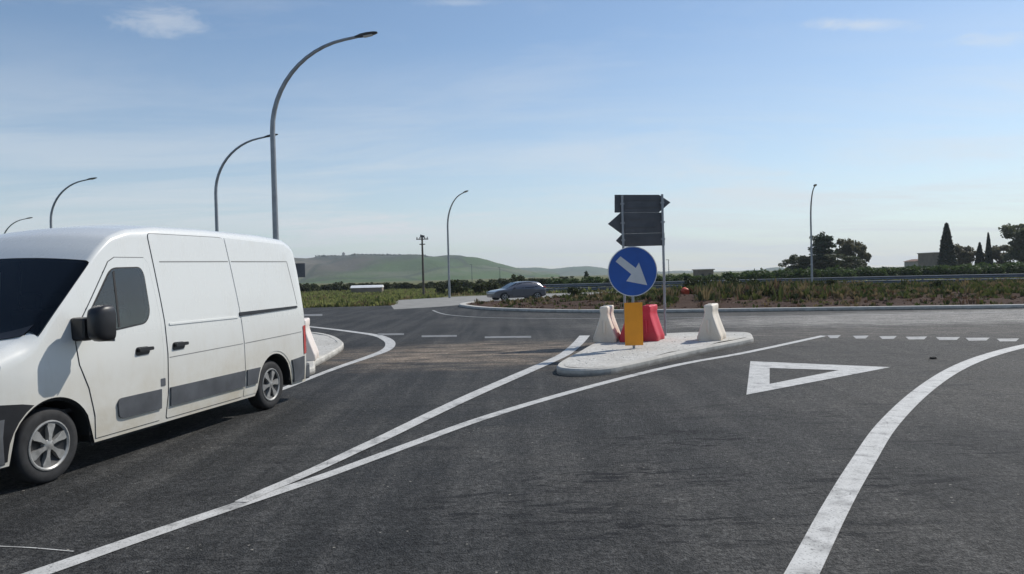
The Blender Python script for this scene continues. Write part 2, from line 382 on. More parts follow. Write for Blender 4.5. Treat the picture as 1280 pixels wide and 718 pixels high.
def vanpaint():
    t = NT('van_paint'); p = t.obj(); z = t.xyz(p)[2]
    n = t.noise(p, 2.2, 7, 0.65); n2 = t.noise(t.scale(p, (1, 1, 0.25)), 9, 5, 0.7)
    low = t.rng(z, 0.3, 1.4, 1.0, 0.0, True)
    d = t.math('MULTIPLY', low, t.rng(n, 0.3, 0.65, 0.40, 1.0))
    d = t.math('ADD', d, t.rng(n2, 0.5, 0.8, 0.0, 0.16), True)
    c = t.mix(t.math('MULTIPLY', d, 0.74), (0.715, 0.72, 0.69), (0.45, 0.385, 0.27))
    t.set(Base_Color=c, Roughness=t.rng(d, 0, 0.8, 0.26, 0.6)); t.b.inputs['Coat Weight'].default_value = 0.35; t.b.inputs['Coat Roughness'].default_value = 0.12
    return t.m
M['van'] = vanpaint()
M['seal'] = simple('door_seal', (0.035, 0.035, 0.036), 0.8); M['crease_shade'] = simple('painted_crease_shade', (0.22, 0.22, 0.21), 0.6)  # seal rubber; shade grey painted along the pressed body lines
M['trim'] = simple('grey_plastic_trim', (0.075, 0.08, 0.088), 0.6, var=0.25, vscale=5)
M['black'] = simple('black_plastic', (0.014, 0.014, 0.016), 0.42, var=0.3, vscale=6)
M['under'] = simple('underbody', (0.012, 0.012, 0.012), 0.9)
M['glass'] = simple('dark_glass', (0.006, 0.007, 0.009), 0.06, coat=0.0, spec=0.35)

def pane(name, tint, refl, ior=1.5):
    t = NT(name); tr = t.n.new('ShaderNodeBsdfTransparent'); tr.inputs[0].default_value = (*tint, 1)
    gl = t.n.new('ShaderNodeBsdfGlossy'); gl.inputs['Roughness'].default_value = 0.03; gl.inputs['Color'].default_value = (refl, refl, refl, 1)
    fr = t.n.new('ShaderNodeFresnel'); fr.inputs[0].default_value = ior
    mx = t.n.new('ShaderNodeMixShader'); t.l.new(fr.outputs[0], mx.inputs[0]); t.l.new(tr.outputs[0], mx.inputs[1]); t.l.new(gl.outputs[0], mx.inputs[2]); t.l.new(mx.outputs[0], t.out.inputs[0])
    return t.m
M['screenglass'] = pane('windscreen_glass', (0.30, 0.32, 0.32), 0.8)
M['sideglass'] = pane('side_glass', (0.50, 0.60, 0.62), 0.9, 2.0)
M['cabin'] = simple('cabin_plastic', (0.022, 0.022, 0.024), 0.8, var=0.3, vscale=5)
M['seat'] = simple('seat_cloth', (0.035, 0.036, 0.042), 0.9, var=0.3, vscale=9)
M['tyre'] = simple('tyre_rubber', (0.022, 0.022, 0.023), 0.8, var=0.35, vscale=14)
M['hub'] = simple('hubcap_silver', (0.33, 0.325, 0.31), 0.42, 0.35, var=0.3, vscale=14)
M['hubdark'] = simple('wheel_dark', (0.02, 0.02, 0.021), 0.6)
M['redlamp'] = simple('red_lamp', (0.55, 0.07, 0.06), 0.15, coat=0.5)
M['clearlamp'] = simple('headlamp_glass', (0.35, 0.37, 0.4), 0.08, coat=0.8)
M['carpaint'] = simple('grey_car_paint', (0.105, 0.11, 0.13), 0.28, 0.45, coat=0.6, var=0.05)
M['plate'] = simple('number_plate', (0.7, 0.7, 0.68), 0.4)
M['wood'] = simple('pole_wood', (0.10, 0.085, 0.07), 0.85, var=0.3, vscale=6)
M['bark'] = simple('bark', (0.075, 0.058, 0.043), 0.9, var=0.35, vscale=5)
M['wall'] = simple('old_render', (0.20, 0.165, 0.135), 0.9, var=0.2, vscale=0.7)
M['wallpale'] = simple('pale_render', (0.36, 0.33, 0.29), 0.9, var=0.2, vscale=0.7)
M['roof'] = simple('roof_tiles', (0.17, 0.095, 0.065), 0.9, var=0.25, vscale=2)
M['film'] = simple('greenhouse_film', (0.80, 0.80, 0.78), 0.5, var=0.08, vscale=0.8)
M['hole'] = simple('dark_opening', (0.02, 0.02, 0.022), 0.5)
M['redbits'] = simple('orange_red_plastic', (0.62, 0.085, 0.035), 0.5, var=0.1)
M['clod'] = simple('dark_clod', (0.022, 0.019, 0.016), 0.95, var=0.3, vscale=30, bump=0.5)
def leafmat(name, a, b, scale=0.9, trans=0.25):
    t = NT(name); p = t.pos()
    n = t.noise(p, scale, 4, 0.65)
    c = t.mix(t.rng(n, 0.32, 0.68), a, b)
    t.set(Base_Color=c, Roughness=0.65); t.b.inputs['Specular IOR Level'].default_value = 0.25
    tr = t.n.new('ShaderNodeBsdfTranslucent'); t.l.new(c, tr.inputs[0])
    mx = t.n.new('ShaderNodeMixShader'); mx.inputs[0].default_value = trans
    t.l.new(t.b.outputs[0], mx.inputs[1]); t.l.new(tr.outputs[0], mx.inputs[2]); t.l.new(mx.outputs[0], t.out.inputs[0])
    return t.m
M['citrus'] = leafmat('citrus_leaves', (0.040, 0.066, 0.020), (0.085, 0.125, 0.036), 0.7, 0.35)
M['cypress'] = leafmat('cypress_leaves', (0.018, 0.028, 0.018), (0.036, 0.050, 0.028), 1.2, 0.1)
M['pine'] = leafmat('pine_needles', (0.038, 0.055, 0.032), (0.075, 0.098, 0.055), 1.0, 0.25)
M['olive'] = leafmat('olive_leaves', (0.085, 0.085, 0.046), (0.15, 0.135, 0.078), 0.8, 0.4)
M['broad'] = leafmat('broad_leaves', (0.056, 0.072, 0.038), (0.12, 0.128, 0.070), 0.8, 0.4)
M['bush'] = leafmat('bush_leaves', (0.028, 0.038, 0.012), (0.070, 0.080, 0.026), 0.8)
M['weedgreen'] = leafmat('weed_green', (0.060, 0.082, 0.022), (0.125, 0.135, 0.040), 0.5)
M['weeddry'] = leafmat('weed_dry', (0.17, 0.125, 0.065), (0.26, 0.20, 0.10), 0.5)
M['weedred'] = leafmat('weed_rust', (0.10, 0.060, 0.036), (0.15, 0.090, 0.055), 0.5)
M['grassy'] = leafmat('tall_grass_blades', (0.17, 0.20, 0.055), (0.27, 0.27, 0.10), 0.22, 0.5)

# ------------------------------------------------------------------ the ground, roads, markings
def struct(name, v, f, m, smooth=False):
    return tag(mesh(name, v, f, m, smooth=smooth), kind='structure')
struct('ground', [(-4200, -900, -0.03), (4200, -900, -0.03), (4200, 4200, -0.03), (-4200, 4200, -0.03)], [(0, 1, 2, 3)], M['ground'])
road_out = [(-70, -40), (90, -40), (90, 20), (80, 60), (60, 66), (40, 71), (20, 73), (0, 73.5), (-5, 71), (-9.8, 63), (-8.2, 50.6), (-14, 50.2), (-70, 54)]
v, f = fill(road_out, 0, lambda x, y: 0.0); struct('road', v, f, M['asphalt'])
pale_out = [(-7.0, 43.7), (-4.7, 45.7), (-3.6, 47.6), (-2.4, 51), (2, 54), (8, 57.5), (20, 61.5), (22, 70), (0, 72.4), (-4.6, 70.2), (-10.6, 62.6)]
v, f = fill(pale_out, 0, lambda x, y: 0.004); struct('concrete_pavement', v, f, M['pale'])

def strip(pts, w, z=0.005, smooth=True, seg=8):
    c = catmull(pts, False, seg) if smooth else [np.array(p[:2]) for p in pts]
    n = len(c); ws = w if isinstance(w, (list, tuple)) else [w, w]
    L_ = []; R_ = []
    for i, p in enumerate(c):
        t = c[min(i + 1, n - 1)] - c[max(i - 1, 0)]; t = t / (np.linalg.norm(t) + 1e-9)
        nn = np.array([-t[1], t[0]]); k = i / (n - 1) * (len(ws) - 1); a = int(min(k, len(ws) - 2)); ww = ws[a] + (ws[a + 1] - ws[a]) * (k - a)
        L_.append(p + nn * ww / 2); R_.append(p - nn * ww / 2)
    v = [(*p, z) for p in L_] + [(*p, z) for p in R_]
    return v, [(i + n, i + n + 1, i + 1, i) for i in range(n - 1)]
def gp(*pp): return [G(*p) for p in pp]
def marking(name, vf): return struct(name, vf[0], vf[1], M['paint'])
# kept-right lane divider, main branch, running under the camera's left
main = gp((1030, 420), (935, 440.5), (860, 454), (790, 470), (690, 497), (600, 524.5), (520, 553.5), (447, 580.5), (400, 597.5), (300, 631), (180, 671.5), (78, 707))
q0, q1 = main[-2], main[-1]; main.append(q1 + (q1 - q0) * 1.5)
marking('lane_edge_marking', strip(main, [0.18, 0.17, 0.16, 0.14, 0.15, 0.18]))
br = gp((731, 420), (723, 429), (712, 439), (697, 448), (640, 473), (590, 495), (540, 518.5), (486, 545), (447, 563), (407, 582), (366, 600.5), (335, 613.5), (300, 629))
marking('island_edge_marking', strip(br, [0.30, 0.25, 0.20, 0.14, 0.11], 0.009))
rl = gp((1330, 424), (1280, 433), (1232, 446), (1192, 463), (1152, 490), (1110, 531), (1076, 582), (1045, 635), (1008, 707))
q0, q1 = rl[-2], rl[-1]; rl.append(q1 + (q1 - q0) * 1.6)
marking('right_edge_marking', strip(rl, [0.27, 0.25, 0.22, 0.19, 0.17]))
le = gp((366, 407), (385, 408.5), (412, 411.5), (440, 415), (470, 419.5), (484, 425), (488, 431), (482, 438), (462, 446), (430, 457), (395, 470), (360, 484), (345, 489.5))
marking('left_island_marking', strip(le, [0.20, 0.26, 0.30, 0.24, 0.15, 0.13]))
ring = gp((541, 388), (548, 391), (562, 394), (600, 396.8), (660, 398.2), (740, 398.4), (840, 397.8), (960, 396), (1120, 393.4), (1300, 390))
marking('roundabout_edge_marking', strip(ring, 0.13)); bpy.data.objects['roundabout_edge_marking'].data.materials[0] = M['fadedpaint']
mb = MB()
for a, b, y in ((1034, 1051, 421.3), (1066, 1086, 421.8), (1099, 1121, 422.4), (1132, 1159, 423), (1170, 1200, 423.6), (1207, 1237, 424.4), (1246, 1274, 425.4), (1284, 1312, 426.4)):
    q = gp((a, y - 1.6), (b, y - 1.6 - 0.3), (b - 4, y + 1.7), (a + 4, y + 1.9))
    mb.add(([(p[0], p[1], 0.005) for p in q], [(3, 2, 1, 0)]))
tag(mb.build('give_way_marking', M['fadedpaint']), kind='structure')
mb = MB()
for a, b, y in ((472, 505, 418.3), (527, 571, 420.6), (606, 664, 421.8), (372, 403, 394.3)):
    q = gp((a, y - 1.0), (b, y - 1.5), (b, y + 0.8), (a, y + 1.3))
    mb.add(([(p[0], p[1], 0.005) for p in q], [(3, 2, 1, 0)]))
tag(mb.build('dashed_marking', M['ghostpaint']), kind='structure')
# give-way triangle (apex towards the traffic), an outline with an open centre
to = [G(938, 452), G(1113, 459.5), G(933, 494)]; ti = [G(962, 460.5), G(1049, 463.2), G(962, 480.5)]
v = [(p[0], p[1], 0.005) for p in to + ti]
marking('triangle_marking', (v, [(0, 3, 4, 1)[::-1], (1, 4, 5, 2)[::-1], (2, 5, 3, 0)[::-1]]))
marking('chalk_line_marking', strip(gp((-60, 680), (0, 683.5), (40, 685.5), (92, 690)), 0.013, 0.004))

# ------------------------------------------------------------------ kerbed islands
def kerb_ring(name, out, wid, h, drop=0.03, m='kerb'):
    """raised kerb running round a closed outline (outer edge), rounded shoulder."""
    n = len(out); P_ = [np.array(p[:2]) for p in out]
    area = sum(P_[i][0] * P_[(i + 1) % n][1] - P_[(i + 1) % n][0] * P_[i][1] for i in range(n))
    s = 1 if area > 0 else -1
    prof = [(0.0, -0.02), (0.004, h - drop), (drop, h), (wid, h), (wid, h - 0.06)]
    v = []; f = []; m_ = len(prof)
    for i in range(n):
        t = P_[(i + 1) % n] - P_[i - 1]; t /= np.linalg.norm(t) + 1e-9
        nn = np.array([-t[1], t[0]]) * s
        for a, z in prof: q = P_[i] + nn * a; v.append((q[0], q[1], z))
    for i in range(n):
        j = (i + 1) % n
        for k in range(m_ - 1):
            q = (i * m_ + k, j * m_ + k, j * m_ + k + 1, i * m_ + k + 1); f.append(q if s > 0 else q[::-1])
    struct(name, v, f, M[m])
def inset(out, d):
    n = len(out); P_ = [np.array(p[:2]) for p in out]
    area = sum(P_[i][0] * P_[(i + 1) % n][1] - P_[(i + 1) % n][0] * P_[i][1] for i in range(n)); s = 1 if area > 0 else -1
    o = []
    for i in range(n):
        t = P_[(i + 1) % n] - P_[i - 1]; t /= np.linalg.norm(t) + 1e-9
        o.append(P_[i] + np.array([-t[1], t[0]]) * s * d)
    return o
def inside(p, poly):
    x, y = p[0], p[1]; c = False; n = len(poly)
    for i in range(n):
        a, b = poly[i], poly[i - 1]
        if (a[1] > y) != (b[1] > y) and x < (b[0] - a[0]) * (y - a[1]) / (b[1] - a[1]) + a[0]: c = not c
    return c
KH = 0.13
def bumpy(seed, amp, base):
    ph = [random.Random(seed + k).uniform(0, 6) for k in range(6)]
    return lambda x, y: base + amp * (math.sin(1.3 * x + ph[0]) * math.sin(1.7 * y + ph[1]) + 0.6 * math.sin(3.1 * x + 2.3 * y + ph[2]) * math.sin(2.9 * y - 1.1 * x + ph[3]) + 0.4 * math.sin(7 * x + ph[4]) * math.sin(6.3 * y + ph[5]))
def stones(name, poly, n, zf, s0, s1, seed, m):
    rnd = random.Random(seed); mb = MB()
    x0 = min(p[0] for p in poly); x1 = max(p[0] for p in poly); y0 = min(p[1] for p in poly); y1 = max(p[1] for p in poly)
    oc = [(1, 0, 0), (-1, 0, 0), (0, 1, 0), (0, -1, 0), (0, 0, 1), (0, 0, -1)]
    of = [(0, 2, 4), (2, 1, 4), (1, 3, 4), (3, 0, 4), (2, 0, 5), (1, 2, 5), (3, 1, 5), (0, 3, 5)]
    k = 0
    while k < n:
        x, y = rnd.uniform(x0, x1), rnd.uniform(y0, y1)
        if not inside((x, y), poly): continue
        k += 1; s = rnd.uniform(s0, s1); a = rnd.uniform(0, PI); z = zf(x, y)
        sc = (s * rnd.uniform(.7, 1.3), s * rnd.uniform(.7, 1.3), s * rnd.uniform(.45, .9))
        v = []
        for p in oc:
            px, py, pz = (p[0] + rnd.uniform(-.3, .3)) * sc[0], (p[1] + rnd.uniform(-.3, .3)) * sc[1], p[2] * sc[2]
            v.append((x + px * math.cos(a) - py * math.sin(a), y + px * math.sin(a) + py * math.cos(a), z + pz * 0.8 + sc[2] * 0.25))
        mb.add((v, of))
    return tag(mb.build(name, m), kind='stuff')
near_out = catmull(gp((696, 464.5), (712, 470.5), (757, 469), (800, 460.5), (870, 444), (935, 430.5), (941, 426.5), (932, 421.5), (880, 421), (830, 423), (785, 427), (748, 434), (722, 448)), True, 6)
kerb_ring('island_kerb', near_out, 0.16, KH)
ins = inset(near_out, 0.15); zf1 = bumpy(4, 0.012, KH + 0.004)
v, f = fill(ins, 0.22, zf1, 0.06); struct('island_surface', v, f, M['gravel'], True)
stones('gravel', inset(near_out, 0.2), 220, zf1, 0.008, 0.018, 7, M['stone'])
left_out = catmull(gp((429, 437), (427, 431), (415, 424.5), (395, 420.5), (370, 419)) + [np.array((-9.5, 26.0, 0)), np.array((-11.5, 24, 0)), np.array((-11.0, 19.5, 0)), np.array((-7.5, 15.6, 0))] + gp((372, 470), (395, 458), (415, 447)), True, 6)
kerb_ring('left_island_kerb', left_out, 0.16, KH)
zf2 = bumpy(9, 0.012, KH - 0.012)
v, f = fill(inset(left_out, 0.15), 0.35, zf2, 0.08); struct('left_island_surface', v, f, M['gravel'], True)
stones('left_gravel', inset(left_out, 0.2), 250, zf2, 0.010, 0.022, 8, M['stone'])

# the roundabout's middle: low earth mound inside a pale kerb
ctr_pts = [tuple(G(*q)[:2]) for q in ((574, 383), (590, 386.5), (625, 389), (700, 391.3), (780, 391.8), (860, 391.2), (1000, 389.4), (1150, 387.6), (1280, 385.8))] + [(30, 26.6), (40, 27.4), (52, 34), (58, 44), (55, 53), (40, 60), (22, 59.4), (8, 55.3), (1.5, 52.4), (-2.4, 50.4)]
ctr_out = catmull(ctr_pts, True, 6)
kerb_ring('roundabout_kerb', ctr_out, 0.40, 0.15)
ctr_in = inset(ctr_out, 0.39)
CIN = np.array([p[:2] for p in ctr_in])
def edge_dist(x, y):
    a = CIN; b = np.roll(CIN, -1, 0); d = b - a; p = np.array([x, y]) - a
    t = np.clip((p * d).sum(1) / (d * d).sum(1), 0, 1)[:, None]
    return float(np.sqrt(((p - d * t) ** 2).sum(1)).min())
_bm = bumpy(21, 0.07, 0.0)
def mound(x, y):
    e = edge_dist(x, y); k = min(1, e / 9.0); k = k * k * (3 - 2 * k)
    return 0.10 + 0.28 * k + _bm(x * 0.8, y * 0.8) * min(1, e / 1.5)
v, f = fill(ctr_in, 0.9, mound, 0.3); struct('roundabout_earth', v, f, M['dirt'], True)

# ------------------------------------------------------------------ hills
def ridge(name, prof, r0, r1, r2, m, amp, seed):
    """terrain fold: prof gives (pixel column, pixel row of its skyline)."""
    xs = np.array([p[0] for p in prof], float); ys = np.array([p[1] for p in prof], float)
    cols = np.linspace(xs[0], xs[-1], 150); rows = 46
    rnd = np.random.RandomState(seed); ph = rnd.uniform(0, 6.28, 12)
    v = []; f = []
    for i, c in enumerate(cols):
        y = np.interp(c, xs, ys)
        el = (hz(c) - y) / F
        d = GD(c, 1.0); dirx = d[0]
        for j in range(rows):
            k = j / (rows - 1)
            if k < 0.62:
                q = k / 0.62; r = r0 + (r1 - r0) * q; hh = q * q * (3 - 2 * q)
            else:
                q = (k - 0.62) / 0.38; r = r1 + (r2 - r1) * q; hh = 1 - q * q * (3 - 2 * q)
            z = (CAMH + el * r1) * hh if el > 0 else 0
            w = math.sin(c * 0.031 + ph[0] + k * 3) * math.sin(k * 9 + ph[1] + c * .013) + 0.6 * math.sin(c * 0.083 + ph[2] - k * 5) * math.sin(k * 17 + ph[3])
            z += amp * w * hh * (1 - 0.8 * hh) * 4
            z += (0.5 * math.sin(c * 0.9 + ph[4]) + 0.4 * math.sin(c * 2.3 + ph[5])) * amp * 0.12 * hh
            v.append((dirx * r, r, z - 0.6))
    for i in range(len(cols) - 1):
        for j in range(rows - 1):
            a = i * rows + j; f.append((a, a + rows, a + rows + 1, a + 1))
    struct(name, v, f, m, True)
def hill_mat(far=False):
    t = NT('hill_fields' if not far else 'far_hill'); p = t.pos(); q = t.xyz(p)
    n1 = t.noise(t.scale(p, (1, 1, 4)), 0.004, 6, 0.6); n2 = t.noise(t.scale(p, (1, 0.4, 2)), 0.02, 5, 0.65)
    fields = t.voro(t.scale(p, (1, 0.45, 1.5), (0, 0, R(20))), 0.0052, 'Color'); bw = t.n.new('ShaderNodeRGBToBW'); t.l.new(fields, bw.inputs[0])
    if far:
        c = t.mix(t.rng(n1, 0.4, 0.6), (0.05, 0.085, 0.038), (0.085, 0.10, 0.06))
    else:
        green = t.mix(bw.outputs[0], (0.045, 0.080, 0.022), (0.105, 0.165, 0.048))
        drab = t.mix(bw.outputs[0], (0.066, 0.060, 0.044), (0.17, 0.145, 0.105))
        wob = t.math('ADD', q[0], t.rng(n1, 0, 1, -330, 330))
        c = t.mix(t.rng(wob, -330, -210, 0, 1, True), drab, green)
        # scrub on the upper slope, a pale quarry band below
        up = t.math('ADD', q[2], t.rng(n2, 0, 1, -22, 22))
        leftish = t.rng(q[0], -120, 40, 1, 0)
        c = t.mix(t.math('MULTIPLY', t.rng(up, 34, 46, 0, 0.85, True), leftish), c, (0.040, 0.048, 0.032))
        band = t.math('MULTIPLY', t.rng(up, 2, 9, 0, 1), t.rng(up, 13, 20, 1, 0))
        c = t.mix(t.math('MULTIPLY', band, t.rng(n1, 0.42, 0.6, 0, 0.55)), c, (0.19, 0.17, 0.14))
    c = t.mix(t.rng(n2, 0.5, 0.75, 0, 0.5), c, (0.045, 0.055, 0.035))
    hd = t.n.new('ShaderNodeTexVoronoi'); hd.feature = 'DISTANCE_TO_EDGE'; hd.inputs['Scale'].default_value = 0.0052; t.l.new(t.scale(p, (1, 0.45, 1.5), (0, 0, R(20))), hd.inputs['Vector'])
    c = t.mix(t.rng(hd.outputs['Distance'], 0.010, 0.030, 0.7, 0.0), c, (0.035, 0.045, 0.028))
    t.set(Base_Color=c, Roughness=0.95); t.b.inputs['Specular IOR Level'].default_value = 0.1
    t.bump(n2, 1.0, 6.0); return t.m
ridge('hill', [(-260, 352), (-120, 338), (60, 327), (200, 322), (360, 321.5), (400, 320), (428, 320.0), (440, 320.2), (480, 320.0), (522, 320.2), (533, 321.2), (560, 321.8), (576, 322.2), (585, 324), (610, 328.5), (640, 334.5), (665, 340), (700, 345)],
      800, 1450, 1900, hill_mat(), 5.0, 3)
ridge('far_hill', [(560, 345), (600, 341), (640, 337.5), (660, 334.6), (672, 335), (690, 336.3), (705, 335), (735, 334.0), (748, 336), (765, 339.5), (800, 342), (850, 341.2), (900, 341), (980, 339)],
      1900, 2500, 3000, hill_mat(True), 6.0, 5)

# ------------------------------------------------------------------ the delivery van (local x runs from the front axle to the rear, local -y is the side seen)
US = np.arange(-0.90, 4.84, 0.01)
AX0, AX1 = 0.12, 3.83
def prof(pts, sig):
    a = np.array(pts, float); y = np.interp(US, a[:, 0], a[:, 1])
    k = np.arange(-20, 21); w = np.exp(-(k / (sig * 100)) ** 2 / 2); w /= w.sum()
    return np.convolve(np.pad(y, 20, 'edge'), w, 'valid')
T_ = prof([(-.90, .86), (-.87, .98), (-.80, 1.07), (-.55, 1.19), (-.25, 1.30), (-.10, 1.35), (0.0, 1.42), (.40, 1.80), (.78, 2.16), (.98, 2.31), (1.25, 2.40), (1.7, 2.455), (2.6, 2.475), (3.8, 2.465), (4.53, 2.43), (4.70, 2.36), (4.83, 2.25)], 0.035)
W_ = prof([(-.90, .62), (-.86, .74), (-.78, .86), (-.6, .945), (-.4, .99), (-.15, 1.018), (.2, 1.03), (.6, 1.035), (4.38, 1.035), (4.68, 1.02), (4.78, 1.0), (4.83, .96)], 0.03)
R_ = prof([(-.90, .08), (-.6, .13), (-.1, .16), (.2, .09), (.7, .065), (1.0, .07), (1.5, .12), (4.5, .15), (4.83, .10)], 0.06)
ti = lambda A, u: float(np.interp(u, US, A))
TUMB = np.array([(0.1, .035), (.3, .018), (.55, .0), (1.0, .0), (1.3, .014), (1.6, .042), (2.0, .088), (2.3, .125), (2.5, .15)])
def tumble(w): return float(np.interp(w, TUMB[:, 0], TUMB[:, 1]))
def shear(u, w): return u - max(0, (u - 4.0) / 0.80) * float(np.interp(w, [0.9, 1.3, 1.9, 2.4], [0, .01, .06, .13]))
def sidev(u, w): return ti(W_, u) - tumble(w)
def zbot(u):
    z = 0.26
    for c in (AX0, AX1):
        d = abs(u - c)
        if d < 0.43: z = max(z, 0.34 + math.sqrt(max(0, 0.43 ** 2 - d * d)))
    if u < -0.5: z = max(z, 0.30)
    return min(z, ti(T_, u) - 0.3)
def ringpts(u):
    T = ti(T_, u); r = ti(R_, u); crown = 0.045; zb = zbot(u); zs = T - crown - r
    half = [(0.0, zb + 0.02)] + [(sidev(u, zb) * k, zb + 0.02 * (1 - k)) for k in (0.5, 0.93)]
    for k in range(22):
        w = zb + (zs - zb) * (k / 21); half.append((sidev(u, w), w))
    vs = sidev(u, zs)
    for k in range(1, 8):
        a = k / 7 * PI / 2; half.append((vs - r * (1 - math.cos(a)), zs + r * math.sin(a)))
    vc = vs - r
    for k in range(1, 9):
        q = vc * (1 - k / 8); half.append((q, zs + r + crown * (1 - (q / vc) ** 2)))
    full = [(a, b) for a, b in half] + [(-a, b) for a, b in half[-2:0:-1]]
    return full
def van_side_pt(u, w, s, off):
    T = ti(T_, u); rr = ti(R_, u); zs = T - .045 - rr
    if w > zs and u > 1.2:
        k = min(1, (w - zs) / rr); return (shear(u, w), -s * (sidev(u, zs) - rr * (1 - math.sqrt(1 - k * k)) + off * math.sqrt(1 - k * k)), w + off * k)
    return (shear(u, w), -s * (sidev(u, w) + off), w)
def patch(out, s, off, depth=0.016, step=0.09, hole=None):
    """panel following the van's side: outline in (u, w), standing off the shell by off, with rim."""
    o2 = []
    n = len(out)
    for i in range(n):
        a = np.array(out[i]); b = np.array(out[(i + 1) % n]); k = max(1, int(np.linalg.norm(b - a) / step))
        for j in range(k): o2.append(tuple(a + (b - a) * j / k))
    pts = [Vector(p) for p in o2]; m = len(pts)
    x0, x1 = min(p[0] for p in o2), max(p[0] for p in o2); y0, y1 = min(p[1] for p in o2), max(p[1] for p in o2)
    for x in np.arange(x0 + step / 2, x1, step):
        for y in np.arange(y0 + step / 2, y1, step):
            if inside((x, y), o2): pts.append(Vector((x, y)))
    ed = [(i, (i + 1) % m) for i in range(m)]; h2 = []
    if hole:
        for i in range(len(hole)):
            a = np.array(hole[i]); b = np.array(hole[(i + 1) % len(hole)]); k = max(1, int(np.linalg.norm(b - a) / step))
            h2 += [tuple(a + (b - a) * j / k) for j in range(k)]
        k0 = len(pts); pts += [Vector(p) for p in h2]; ed += [(k0 + i, k0 + (i + 1) % len(h2)) for i in range(len(h2))]
    r = delaunay_2d_cdt(pts, ed, [], 1, 1e-6)
    V = [tuple(p) for p in r[0]]
    v = [van_side_pt(u, w, s, off) for u, w in V]; f = []
    for q in r[2]:
        a, b, c = (r[0][k] for k in q[:3]); ccw = (b - a).cross(c - a) > 0
        if hole and inside((a + b + c) / 3, hole): continue
        f.append(tuple(q) if ccw == (s > 0) else tuple(reversed(q)))
    nb = len(v)
    v += [van_side_pt(u, w, s, off) for u, w in o2] + [van_side_pt(u, w, s, off - depth) for u, w in o2]
    for i in range(m):
        j = (i + 1) % m; f.append((nb + i, nb + j, nb + m + j, nb + m + i))
    if h2:
        nb = len(v); mh = len(h2); v += [van_side_pt(u, w, s, off) for u, w in h2] + [van_side_pt(u, w, s, off - depth) for u, w in h2]
        for i in range(mh):
            j = (i + 1) % mh; f.append((nb + j, nb + i, nb + mh + i, nb + mh + j))
    return v, f
def rounded(out, r, seg=4):
    n = len(out); o = []
    for i in range(n):
        a, b, c = np.array(out[i - 1], float), np.array(out[i], float), np.array(out[(i + 1) % n], float)
        rr = r[i] if isinstance(r, (list, tuple)) else r
        d1 = min(rr, np.linalg.norm(a - b) * .45); d2 = min(rr, np.linalg.norm(c - b) * .45)
        if rr <= 0: o.append(tuple(b)); continue
        p = b + (a - b) / np.linalg.norm(a - b) * d1; q = b + (c - b) / np.linalg.norm(c - b) * d2
        for k in range(seg + 1):
            t = k / seg; o.append(tuple((1 - t) ** 2 * p + 2 * t * (1 - t) * b + t * t * q))
    return o
def grow(out, d):
    return [tuple(p) for p in inset(out, -d)]
def arch_arc(c, r, a0, a1, n=12):
    return [(c + r * math.cos(R(a0 + (a1 - a0) * k / n)), 0.34 + r * math.sin(R(a0 + (a1 - a0) * k / n))) for k in range(n + 1)]

def wheel(parent, x, s, track, rad, wid, spokes, tilt=0.0):
    """s=+1: outer face towards local -y"""
    w = empty('wheel', (x, -s * track, rad)); w.parent = parent
    if s < 0: w.rotation_euler = (0, 0, PI)
    h = wid / 2; rr = rad
    pr = [(rr * .66, -h * .9), (rr * .78, -h * 1.0), (rr * .93, -h * .97), (rr * .985, -h * .78), (rr, -h * .45), (rr, h * .45), (rr * .985, h * .78), (rr * .93, h * .97), (rr * .78, h), (rr * .66, h * .9)]
    mb = MB(); mb.add(lathe_y(pr, 40))
    mb.build('tyre', M['tyre'], w, True, sharp=60)
    mb = MB()
    mb.add(lathe_y([(rr * .655, -h * .96), (rr * .60, -h * .93), (rr * .575, -h * .80), (rr * .40, -h * .55), (0.002, -h * .55)], 36), 1)
    mb.add(lathe_y([(rr * .67, -h * .88), (rr * .665, -h * .99), (rr * .63, -h * 1.02), (rr * .585, -h * .92), (rr * .58, -h * .8)], 36), 0)
    mb.add(lathe_y([(rr * .17, -h * .55), (rr * .165, -h * .86), (rr * .13, -h * .93), (0.002, -h * .95)], 18), 0)
    for k in range(spokes):
        a = 2 * PI * k / spokes + tilt
        out = [(rr * .12, -rr * .045), (rr * .30, -rr * .06), (rr * .50, -rr * .125), (rr * .60, -rr * .11), (rr * .60, rr * .11), (rr * .50, rr * .125), (rr * .30, rr * .06), (rr * .12, rr * .045)]
        fn = lambda p, q, t, a=a: (p * math.cos(a) - q * math.sin(a), t - (p / rr) * h * .12 * 0 + (0 if t > -h * .7 else -h * .06 * math.cos(q / rr * 12)), p * math.sin(a) + q * math.cos(a))
        v, f = prism(out, fn, -h * .90, -h * .55); mb.add((v, f), 0)
    mb.add(lathe_y([(rr * .66, h * .88), (rr * .3, h * .6), (0.002, h * .6)], 24), 1)
    mb.build('hubcap', [M['hub'], M['hubdark']], w, True, sharp=35)
    return w

